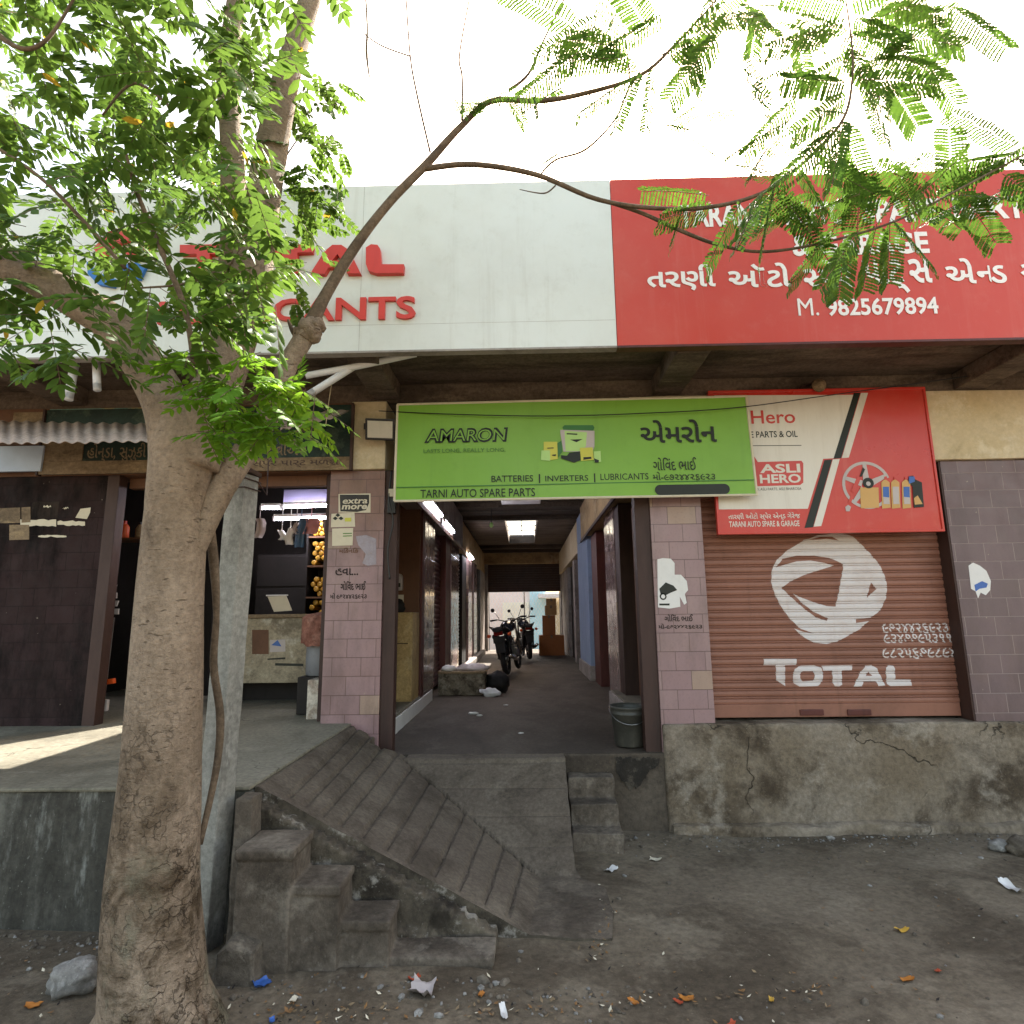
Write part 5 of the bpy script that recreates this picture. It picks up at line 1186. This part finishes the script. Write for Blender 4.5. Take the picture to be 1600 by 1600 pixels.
q = onY(160, 1102, .2); MB().obox(q, Vector((.05, 0, 0)), Vector((0, .02, 0)), Vector((0, 0, .05))).build('head', m_silver, brm, bevel=.01)
mb = MB(); mb.box(-4.2, -3.72, 1.9, 2.2, PZ+.02, 2.3); solo('steel_cupboard', mb, m_dark, 'dark steel cupboard deep in the left doorway', 'cupboard', bevel=.01)

# ================================================================== things in the passage
cu = thing('steel_cupboard', 'worn cream steel cupboard with two doors on the left ledge of the passage', 'cupboard', (-1.6, 1.75, .776))
m_cup = grime('cream_steel', '#b59a68', '#a88c5c', '#4a3420', '#c8b488', sc=2.5, dk=.5, lt=.4, bmp=.15, rough=.5, stretch=(1, 1, .5))
cx0, cx1, cz1 = onY(600, 1000, 1.75).x, onY(644, 1000, 1.75).x, onY(625, 957, 1.75).z; cxm = cx0+(cx1-cx0)*.36
MB().box(cx0, cx1, 1.78, 2.2, .776, cz1).build('body', m_cup, cu, bevel=.006)
for x0, x1 in ((cx0+.004, cxm-.004), (cxm+.004, cx1-.004)): MB().box(x0, x1, 1.762, 1.779, .80, cz1-.015).build('door', m_cup, cu, bevel=.005)
mb = MB(); mb.box(cxm-.012, cxm+.014, 1.75, 1.7615, 1.25, 1.33); mb.build('lock', m_black, cu)
mb = MB()
for k in range(4): mb.box(cx0+.03, cx0+.06, 1.7595, 1.7615, 1.18+.1*k, 1.22+.1*k)
mb.box(cxm+.03, cx1-.05, 1.7595, 1.7615, 1.42, 1.43); mb.build('vent_mark', m_framed, cu)
bag = MB().smooth()
def lump(c, r, seed, n=12, m=9, sq=(1, 1, 1), amp=.35):
    mb = MB().smooth(); c = Vector(c)
    for i in range(m+1):
        ph_ = math.pi*i/m
        for j in range(n):
            th = 2*math.pi*j/n; d = Vector((math.sin(ph_)*math.cos(th), math.sin(ph_)*math.sin(th), math.cos(ph_)))
            k = 1+amp*noise.noise(d*1.7+Vector((seed, 0, 0)))+amp*.5*noise.noise(d*4.1+Vector((seed, 3, 0)))
            mb.v.append(tuple(c+Vector((d.x*r*sq[0]*k, d.y*r*sq[1]*k, d.z*r*sq[2]*k))))
    for i in range(m):
        for j in range(n): mb.face((i*n+j, i*n+(j+1) % n, (i+1)*n+(j+1) % n, (i+1)*n+j))
    return mb
solo('cloth_bag', lump(((cx0+cxm)/2+.03, 1.95, cz1+.075), .11, 3, 16, 10, (1.0, 1.0, .75)), m_rubber, 'black cloth bag on top of the cream cupboard', 'bag', fixn=False)
mt = thing('electric_meter', 'grey electric meter on the brown wall above the cream cupboard', 'meter', onY(623, 925, 2.2))
q = onY(623, 910, 2.2); MB().box(q.x-.05, q.x+.05, 2.16, 2.239, q.z-.10, q.z+.06).build('case', m_silver, mt, bevel=.012); MB().smooth().lathe(Vector((q.x, 2.17, q.z+.06)), [(.048, 0), (.048, .06)], 20, 'y').build('dome', m_silver, mt); MB().box(q.x-.03, q.x+.03, 2.156, 2.1595, q.z-.06, q.z-.01).build('dial', m_ink, mt)
q = onY(619, 942, 2.2); mb = MB(); mb.box(q.x-.09, q.x+.085, 2.225, 2.2395, q.z-.10, q.z+.10); solo('wall_notice', mb, m_paper, 'pale paper notice on the brown wall behind the cream cupboard', 'notice')
cra = thing('foam_crate', 'battered dirty foam crate heaped with rubbish on the passage floor', 'crate', (-.92, 3.8, CZ))
m_foam = grime('dirty_foam', '#7a7263', '#696152', '#2c251c', '#9c9585', sc=4, dk=.85, lt=.5, bmp=.4)
mb = MB(); x0, x1, y0, y1, z1 = -1.26, -.58, 3.6, 4.05, CZ+.34; mb.box(x0, x1, y0, y0+.05, CZ+.004, z1); mb.box(x0, x1, y1-.05, y1, CZ+.004, z1); mb.box(x0, x0+.05, y0+.051, y1-.051, CZ+.004, z1); mb.box(x1-.05, x1, y0+.051, y1-.051, CZ+.004, z1); mb.box(x0+.051, x1-.051, y0+.051, y1-.051, CZ+.004, CZ+.06)
mb.build('shell', m_foam, cra, bevel=.014, sub=.07, rough=(.012, 7)); MB().box(x0-.01, x1+.01, y0-.008, y1+.008, z1-.03, z1+.004).build('rim', m_tan, cra, bevel=.01, sub=.08, rough=(.01, 8))
solo('rubbish_sack', lump((-.78, 3.85, CZ+.37), .16, 5, 16, 10, (1.5, 1, .4)), m_silver, 'crumpled pale sack lying on the foam crate', 'sack', fixn=False)
solo('rubbish_bundle', lump((-1.12, 3.75, CZ+.37), .1, 9, 14, 9, (1.1, 1, .5)), m_white, 'white crumpled bundle at the left end of the foam crate', 'rubbish', fixn=False)
solo('black_sack', lump((-.42, 4.0, CZ+.15), .2, 7, 16, 10, (.85, 1, .75)), m_rubber, 'black plastic sack beside the foam crate', 'sack', fixn=False)
solo('plastic_bag', lump((-.50, 3.52, CZ+.055), .1, 13, 18, 12, (1.25, .7, .62), .6), m_pvc, 'crumpled white plastic bag on the floor by the foam crate', 'bag', fixn=False)
bucket('bucket', 'large dark plastic bucket with a pale rim by the right door post', (.895, .25, CZ+.01), .125, .155, .33, paint('olive_bucket', '#3c3b36', .45, .5, '#6a675c', sc=4), True)
for k, (x, y, s) in enumerate(((-.62, 2.0, .05), (-.53, 1.85, .03), (-.25, 2.6, .025), (-.05, .8, .02))):
    solo('paper_scrap', lump((x, y, CZ+.012), s, 20+k, 8, 6, (1.2, .7, .3), .6), m_white, ['larger white paper scrap on the passage floor in front of the foam crate', 'white paper bit next to the larger scrap on the passage floor', 'tiny pale scrap in the middle of the passage floor', 'tiny pale scrap near the front edge of the passage floor'][k], 'litter', fixn=False)
tubelight('lit tube light on the passage fascia, the one nearest the banner', (-1.215, 2.05, 3.2), (-1.215, 3.5, 3.2), .022)
tubelight('lit tube light on the passage fascia, second from the banner', (-1.215, 3.8, 3.17), (-1.215, 5.0, 3.17), .022)
tubelight('lit tube light far down the left side of the passage', (-1.255, 8.2, 3.12), (-1.255, 9.4, 3.12), .02)
fx = thing('ceiling_fixture', 'white box fixture under the passage ceiling just behind the banner', 'fixture', (-.03, 4.7, 3.55))
MB().box(-.36, .30, 4.45, 4.75, 3.60, 3.68).build('box', m_white, fx, bevel=.01); mb = MB(); mb.box(-.2, -.18, 4.58, 4.6, 3.68, 3.83); mb.box(.12, .14, 4.58, 4.6, 3.68, 3.83); mb.build('hanger', m_steel, fx)
hb_ = thing('hanging_bulb', 'green tinted bulb hanging from the passage ceiling', 'bulb', (-.62, 6.2, 3.35))
MB().tube([(-.62, 6.2, 3.85), (-.62, 6.2, 3.52)], .006, 6).build('flex', m_black, hb_); MB().smooth().lathe((-.62, 6.2, 3.42), [(.012, 0), (.04, .03), (.035, .07), (.02, .1)], 14).build('glass', m_greenl, hb_)

# motorcycles, seen from behind, pointing down the passage; built at the origin, heading +y
def motorcycle(label):
    t = thing('motorcycle', label, 'motorcycle', (0, 0, 0), 'motorcycles parked in the passage'); kw = dict(local=True)
    for y in (0, 1.26):
        w_ = MB().smooth().torus((0, y, .30), .255, .048 if y == 0 else .04, 32, 10).build('wheel', m_rubber, t, local=True, fixn=False)
        MB().smooth().torus((0, y, .30), .212, .012, 32, 6).build('rim', m_chrome, w_, local=True, fixn=False)
        sp = MB()
        for k in range(12): a = math.pi*k/6; sp.tube([(.02*(-1)**k, y, .30), (0, y+.21*math.cos(a), .30+.21*math.sin(a))], .003, 4)
        sp.smooth().lathe((-.05, y, .30), [(.05, 0), (.06, .02), (.06, .08), (.05, .1)], 16, 'x'); sp.build('spokes', m_steel, w_, local=True, fixn=False)
    MB().smooth().torus((0, 0, .30), .318, .06, 32, 8).build('x', m_black, t, local=True) if False else None
    g = MB().smooth(); n = 14
    for sgn, y, R_, a0, a1, name in ((1, 0, .335, 20, 175, 'rear_mudguard'), (1, 1.26, .33, 10, 150, 'front_mudguard')):
        g = MB().smooth(); v = []
        for i in range(n+1):
            a = R(a0+(a1-a0)*i/n)
            for x, dr_ in ((-.08, -.035), (-.06, 0), (0, .012), (.06, 0), (.08, -.035)): g.v.append((x, y-(R_+dr_)*math.cos(a), .30+(R_+dr_)*math.sin(a)))
        for i in range(n):
            for j in range(4): g.face((i*5+j, i*5+j+1, (i+1)*5+j+1, (i+1)*5+j))
        g.build(name, m_black, t, local=True, fixn=False)
    MB().box(-.085, .085, -.36, -.345, .42, .62).build('mud_flap', m_black, t, local=True, bevel=.01)
    p = MB().box(-.11, .11, -.375, -.362, .60, .72).build('number_plate', m_rubber, t, local=True, bevel=.006)
    tl = MB().obox((0, -.36, .775), (.085, 0, 0), (0, .035, .01), (0, -.01, .035)).build('tail_lamp', paint('lamp_red', '#7a1510', .2, .1, b=0), t, local=True, bevel=.012)
    for s_ in (-1, 1): MB().smooth().lathe((s_*.19, -.30, .74), [(.012, -.03), (.034, -.02), (.034, .02), (.02, .03)], 12, 'y').build('indicator', m_orange, t, local=True); 
    st2 = MB().smooth(); ring = []
    prof = [(-.42, .82, .09, .03), (-.34, .845, .12, .045), (-.1, .83, .135, .055), (.2, .80, .125, .055), (.36, .79, .10, .045), (.42, .79, .06, .03)]
    for y, z, wx, hz in prof: ring.append([(wx*math.cos(2*math.pi*j/14), y, z+hz*math.sin(2*math.pi*j/14)) for j in range(14)])
    def loft(mb, ring):
        b = len(mb.v); m_ = len(ring[0])
        for r in ring: mb.v += r
        for i in range(len(ring)-1):
            for j in range(m_): mb.face((b+i*m_+j, b+i*m_+(j+1) % m_, b+(i+1)*m_+(j+1) % m_, b+(i+1)*m_+j))
        mb.face([b+j for j in range(m_)][::-1]); mb.face([b+(len(ring)-1)*m_+j for j in range(m_)]); return mb
    loft(st2, ring).build('seat', m_rubber, t, local=True)
    tk_ = MB().smooth(); loft(tk_, [[(wx*math.cos(2*math.pi*j/16), y, z+hz*math.sin(2*math.pi*j/16)) for j in range(16)] for y, z, wx, hz in ((.38, .82, .08, .06), (.46, .85, .13, .10), (.62, .88, .15, .12), (.78, .88, .14, .11), (.9, .87, .09, .08))]).build('fuel_tank', paint('tank_paint', '#1c2028', .22, .2, '#3a3a3a', b=0), t, local=True)
    for s_ in (-1, 1): MB().smooth().add([], []) if False else loft(MB().smooth(), [[(s_*(.11+.03*math.cos(2*math.pi*j/12)), y, z+hz*math.sin(2*math.pi*j/12)) for j in range(12)] for y, z, hz in ((-.30, .72, .04), (-.1, .68, .09), (.2, .64, .09), (.3, .64, .03))]).build('side_panel', m_black, t, local=True)
    e = MB(); e.box(-.12, .12, .42, .72, .28, .50); e.smooth().lathe((-.16, .52, .36), [(.09, 0), (.1, .02), (.1, .3), (.09, .32)], 16, 'x'); e.smooth(False)
    for k in range(6): e.box(-.09, .09, .6-.09+.0, .6+.09, .50+.035*k, .515+.035*k)
    e.build('engine', m_steel, t, local=True, bevel=.004)
    ex_ = MB().smooth(); ex_.tube([(.1, .72, .5), (.12, .8, .36), (.14, .6, .24), (.15, .3, .25)], .02, 10); ex_.tube([(.15, .32, .25), (.16, .1, .29), (.17, -.32, .36)], [.03, .042, .038], 12); ex_.build('exhaust', m_chrome, t, local=True, fixn=False)
    f = MB().smooth(); f.tube([(0, .95, .84), (0, .8, .7), (0, .75, .35), (0, .4, .28), (0, .1, .34), (0, -.05, .62), (0, .35, .72), (0, .9, .8)], .022, 8)
    for s_ in (-1, 1): f.tube([(s_*.1, 0, .30), (s_*.1, .45, .36)], .02, 8); f.tube([(s_*.12, .02, .31), (s_*.13, -.1, .68)], .024, 8); f.tube([(s_*.10, -.42, .86), (s_*.12, -.48, .90), (s_*.1, -.2, .87)], .012, 6)
    f.build('chassis', m_black, t, local=True, fixn=False)
    fk = MB().smooth()
    for s_ in (-1, 1): fk.tube([(s_*.085, 1.26, .30), (s_*.085, 1.0, .86), (s_*.085, .96, .95)], .024, 8)
    fk.build('front_fork', m_chrome, t, local=True, fixn=False)
    hd = MB().smooth(); hd.tube([(-.36, .80, 1.03), (-.24, .86, 1.04), (-.1, .94, .99), (.1, .94, .99), (.24, .86, 1.04), (.36, .80, 1.03)], .013, 8); hb2 = hd.build('handlebar', m_black, t, local=True, fixn=False)
    for s_ in (-1, 1):
        MB().smooth().tube([(s_*.25, .855, 1.04), (s_*.37, .795, 1.03)], .019, 8).build('grip', m_rubber, hb2, local=True, fixn=False)
        mr = MB().smooth(); mr.tube([(s_*.2, .88, 1.05), (s_*.28, .86, 1.2)], .006, 6); mr.lathe((s_*.31, .86, 1.235), [(.02, -.01), (.042, -.007), (.042, .007), (.02, .01)], 14, 'y'); mr.build('mirror', m_black, t, local=True, fixn=False)
    MB().smooth().lathe((0, 1.0, .93), [(.06, 0), (.095, .03), (.1, .10), (.085, .12)], 18, 'y').build('headlamp', m_black, t, local=True)
    MB().smooth().tube([(-.06, .42, .26), (-.20, .20, .02)], .012, 6).build('side_stand', m_steel, t, local=True, fixn=False)
    fr_ = MB().smooth(); fr_.tube([(-.22, .35, .3), (.22, .35, .3)], .014, 6); fr_.build('foot_rest', m_rubber, t, local=True, fixn=False)
    return t
mc = motorcycle('black motorcycle nearest in the passage, seen from behind and leaning on its stand')
mc.location = (-.33, 6.1, CZ+.045); mc.rotation_euler = (0, R(-7), R(-9))
dup(mc, (.12, 10.0, CZ+.045), (0, R(-5), R(8)), 'black motorcycle parked behind the nearest one, in front of the cardboard boxes', 1.0)
# cardboard boxes
def carton(label, x0, x1, y0, y1, z0, z1, mat):
    t = thing('cardboard_box', label, 'box', ((x0+x1)/2, (y0+y1)/2, z0), 'cardboard boxes stacked at the far end of the passage')
    MB().box(x0, x1, y0, y1, z0+.001, z1).build('carton', mat, t, bevel=.006)
    MB().box((x0+x1)/2-.03, (x0+x1)/2+.03, y0-.0015, y1+.0015, z1-.08, z1+.0015).build('tape', m_tan, t)
P1 = onY(843, 1024, 12.0); a1 = onY(843, 986, 12.0).z
carton('large cardboard box on the passage floor, under the stack', P1.x, 1.12, 12.0, 12.6, CZ, 1.16, m_card)
carton('orange brown cardboard box standing on the large one', .52, .88, 12.03, 12.5, 1.162, 1.72, m_card)
carton('paler cardboard box on top of the orange brown one', .60, .93, 12.05, 12.5, 1.722, 2.0, m_cardl)
carton('smallest cardboard box, topmost of the stack in the passage', .64, .92, 12.07, 12.5, 2.002, 2.2, m_cardl)
# mesh gate at the far end and what stands beyond it
gt = thing('mesh_gate', 'white chain link mesh across the far end of the passage', 'gate', (0, 14.85, CZ))
mb = MB(); n = 26
for k in range(-n, n*2):
    for s_ in (-1, 1):
        xa = -1.2+k*.11; z0_, z1_ = CZ, 2.5; dx = (z1_-z0_)*s_*.62
        pts = []; 
        for i in range(9):
            x = xa+dx*i/8
            if -1.2 <= x <= 1.2: pts.append((x, 14.84+.004*s_, z0_+(z1_-z0_)*i/8))
        if len(pts) > 1: mb.tube(pts, .0055, 4, False)
mb.build('mesh', m_pvc, gt, fixn=False); mb = MB()
for x in (-1.19, 0, 1.19): mb.tube([(x, 14.85, CZ), (x, 14.85, 2.5)], .02, 8)
mb.build('frame', m_steel, gt)
fb = thing('far_building', 'pale pink and white building seen through the far end of the passage', 'building', (0, 21, 0))
MB().box(-12, .95, 21, 21.3, -.2, 3.0).build('wall', paint('pink_wall', '#ecdcd4', .8, .1), fb); MB().box(.951, 12, 21.01, 21.3, -.2, 2.55).build('low_wall', m_cream, fb); MB().box(-.95, .2, 20.9, 20.998, .3, 2.3).build('cream_panel', paint('cream_panel', '#efe9d6', .8, .1), fb); MB().box(.24, .95, 20.85, 20.998, .1, 3.1).build('blue_door', paint('pale_cyan', '#b8e0ea', .6, .1), fb); MB().box(.6, 3.2, 19.9, 20.84, 2.45, 2.62).build('awning', m_white, fb); MB().box(1.1, 2.4, 20.9, 20.997, .3, 2.2).build('shutter', m_cream, fb)

# ================================================================== ground litter and stones
def stone(label, u, v, r, sq, seed, mat):
    q = onZ(u, v, .1); z = gz(q.x, q.y); m_ = lump((q.x, q.y, z+r*sq[2]*.75), r, seed, 22, 16, sq, .3); return solo('stone', m_, mat, label, 'stone', fixn=False)
m_stone = grime('stone', '#6a6156', '#5a5248', '#332d26', '#8a8274', sc=5, dk=.5, lt=.4, bmp=.8)
m_stonew = grime('pale_stone', '#8d8a85', '#7a7772', '#4a4642', '#b5b2ae', sc=6, dk=.5, lt=.5, bmp=.8)
# upright block by the post
mb = MB(); q = onZ(372, 1505, .12); q.y = -2.25; q.x = onY(372, 1500, -2.25).x
mb.prism([(q.x-.115, q.y-.07, .0), (q.x+.125, q.y-.07, .0), (q.x+.085, q.y-.05, .275), (q.x-.03, q.y-.04, .315), (q.x-.085, q.y-.05, .27)], (0, .14, 0)); solo('stone_block', mb, m_stone, 'upright grey stone block at the foot of the concrete post', 'stone', bevel=.025, seg=3, sub=.04, rough=(.016, 9))
stone('whitish rock at the foot of the tree trunk', 108, 1582, .09, (1.2, .9, .7), 3, m_stonew)
stone('pale flat stone at the foot of the right plinth', 1562, 1309, .07, (1.3, .8, .6), 6, m_stonew)
stone('dark stone at the right edge beside the plinth', 1598, 1316, .09, (1.2, .9, .8), 9, m_stone)
def scrap(label, u, v, L, Wd, mat, seed, cat='litter', name='litter_scrap', curl=.3):
    q = onZ(u, v, .06)
    for _ in range(3): q = onZ(u, v, gz(q.x, q.y)+.012)
    r = random.Random(seed); a = r.uniform(0, 6.3); mb = MB().smooth(); n = 6
    for j in range(n+1):
        for i in range(n+1):
            s, t = (i/n-.5), (j/n-.5); rag = 1+.25*noise.noise(Vector((s*5+seed, t*5, 0)))
            x, y = s*L*rag, t*Wd*rag; z = curl*L*(abs(s)**1.5+.5*noise.noise(Vector((s*3+seed, t*3, 4))))
            px_, py_ = q.x+x*math.cos(a)-y*math.sin(a), q.y+x*math.sin(a)+y*math.cos(a)
            mb.v.append((px_, py_, max(z, 0)+gz(px_, py_)+.008))
    for j in range(n):
        for i in range(n): mb.face((j*(n+1)+i, j*(n+1)+i+1, (j+1)*(n+1)+i+1, (j+1)*(n+1)+i))
    b = len(mb.v); mb.v += [(x, y, z-.002) for x, y, z in mb.v[:b]]
    for j in range(n):
        for i in range(n): mb.face((b+j*(n+1)+i, b+(j+1)*(n+1)+i, b+(j+1)*(n+1)+i+1, b+j*(n+1)+i+1))
    return solo(name, mb, mat, label, cat, fixn=False)
scrap('crumpled white and pink wrapper right of the ramp', 955, 1358, .10, .05, m_white, 1)
scrap('small cream carton flap on the ground right of the side steps', 1024, 1342, .075, .06, m_paper, 2)
scrap('white and blue crushed bottle wrapper at the right edge of the ground', 1580, 1386, .15, .06, m_white, 3)
scrap('crumpled grey white polythene in front of the lowest step', 660, 1545, .11, .10, m_silver, 4, curl=.6)
scrap('blue foil wrapper on the earth right of the trunk', 408, 1536, .07, .06, m_bluep, 5, curl=.5)
scrap('small white paper twist near the bottom edge', 787, 1582, .07, .025, m_white, 6, curl=.5)
scrap('small blue scrap at the bottom edge right of the trunk', 425, 1592, .03, .02, m_bluep, 7)
scrap('pale pebble like scrap on the earth near the blue foil', 458, 1560, .04, .03, m_paper, 8)
m_dry = paint('dry_leaf', '#b0702c', .6, .3, '#6a4420'); m_dryy = paint('yellow_leaf', '#c9a040', .55, .2, '#8a6a2a'); m_dryr = paint('red_dry_leaf', '#a8482c', .6, .3, '#5a2a1a')
for k, (u, v, L, mat, lb) in enumerate(((1409, 1452, .065, m_dryy, 'large yellow fallen leaf on the right side of the ground'), (1417, 1529, .06, m_dry, 'bright orange fallen leaf near the bottom right'), (1465, 1515, .03, m_dryr, 'small red fallen leaf beside the orange one'), (647, 1526, .05, m_dryr, 'red brown fallen leaf above the grey polythene'), (115, 1528, .04, m_dry, 'orange fallen leaf left of the trunk'), (52, 1569, .055, m_dry, 'orange fallen leaf at the bottom left'), (990, 1564, .05, m_dry, 'curled orange leaf at the bottom centre'), (1205, 1561, .035, m_dryy, 'small yellow leaf at the bottom right of centre'), (1143, 1598, .04, m_dryr, 'red fallen leaf on the bottom edge'), (752, 1552, .04, m_dry, 'small orange leaf below the lowest step'), (1072, 1558, .06, m_dry, 'heap of orange dry leaf at the bottom, right of the curled one'), (1060, 1563, .04, m_dryr, 'dull red leaf touching the orange dry heap'))):
    scrap(lb, u, v, L, L*.55, mat, 30+k, 'leaf', 'fallen_leaf', .35)
# leaf and grit litter nobody could count
rl = random.Random(21); mb = MB()
def bits(n, u0, v0, u1, v1, s0, s1, line=None):
    for _ in range(n):
        if line: t = rl.random(); u = line[0]+(line[2]-line[0])*t+rl.gauss(0, line[4]); v = line[1]+(line[3]-line[1])*t+rl.gauss(0, line[4]*.6)
        else: u, v = rl.uniform(u0, u1), rl.uniform(v0, v1)
        q = onZ(u, v, .05); q = onZ(u, v, gz(q.x, q.y)+.006); s = rl.uniform(s0, s1)
        if q.y > -.15 or (-1.5 < q.x < .3 and q.y > -1.8): continue
        a = rl.uniform(0, 6.3); d = Vector((math.cos(a), math.sin(a), rl.uniform(-.3, .5))); e = Vector((-math.sin(a), math.cos(a), rl.uniform(-.4, .4)))*.5; q.z = gz(q.x, q.y)+.006+s*.25
        mb.mat(rl.choice((0, 0, 1, 2, 3, 3))).add([q-d*s, q+e*s, q+d*s+Vector((0, 0, s*.3)), q-e*s], [(0, 1, 2), (0, 2, 3)])
bits(230, 0, 1300, 1600, 1600, .004, .013); bits(90, 0, 1480, 1100, 1600, .004, .014)
bits(110, 0, 0, 0, 0, .006, .014, (945, 1410, 930, 1500, 10)); bits(110, 0, 0, 0, 0, .006, .015, (700, 1585, 1300, 1545, 12)); bits(70, 0, 0, 0, 0, .006, .015, (420, 1580, 620, 1590, 14)); bits(60, 0, 0, 0, 0, .005, .012, (1000, 1300, 1580, 1310, 6))
tag(mb.build('leaf_litter', [paint('brown_leaf', '#7d5a34', .7, .3), m_paper, m_dark, m_tan], fixn=False), 'small dry leaves and grit scattered over the earth', 'leaf litter', kind='stuff')

gv = MB(); rg = random.Random(77)
def pebble(x, y, r):
    b = len(gv.v); z = gz(x, y)+r*.25; a = rg.uniform(0, 6.3); ca, sa = math.cos(a), math.sin(a); sx, sy, sz = rg.uniform(.7, 1.4), rg.uniform(.6, 1.1), rg.uniform(.4, .8)
    for (px_, py_, pz_) in ((0,0,-1),(.8,0,-.3),(.25,.8,-.3),(-.7,.5,-.3),(-.7,-.5,-.3),(.25,-.8,-.3),(.6,.4,.45),(-.25,.75,.4),(-.75,0,.45),(-.2,-.7,.4),(.6,-.45,.4),(0,0,.9)):
        k = r*rg.uniform(.8, 1.2); X, Y_ = px_*sx*k, py_*sy*k; gv.v.append((x+X*ca-Y_*sa, y+X*sa+Y_*ca, z+pz_*sz*k))
    for f in ((0,2,1),(0,3,2),(0,4,3),(0,5,4),(0,1,5),(1,2,6),(2,3,7),(3,4,8),(4,5,9),(5,1,10),(1,6,10),(2,7,6),(3,8,7),(4,9,8),(5,10,9),(6,7,11),(7,8,11),(8,9,11),(9,10,11),(10,6,11)): gv.face([b+i for i in f])
for _ in range(1500):
    k = rg.random()
    if k < .4: x, y = rg.uniform(-3.5, 4.5), rg.uniform(-4, -.2)
    elif k < .7: x, y = rg.uniform(.7, 4.6), -.13-abs(rg.gauss(0, .16))
    elif k < .85: x, y = rg.uniform(-3.2, -1.6), -1.9-abs(rg.gauss(0, .12))
    else: x, y = rg.uniform(-1.4, .5), -2.22-abs(rg.gauss(0, .14))
    if -1.5 < x < .72 and y > (-2.2 if x < -.15 else -1.85 if x < .33 else -1.3 if x < .5 else -.55): continue
    if x < -1.4 and y > -1.88: continue
    gv.mat(rg.choice((0, 0, 1))); pebble(x, y, min(.03, .004+rg.expovariate(1/.0045)))
tag(gv.build('gravel', [m_stone, m_stonew], fixn=False), 'fine gravel and crumbs of stone on the earth', 'gravel', kind='stuff')
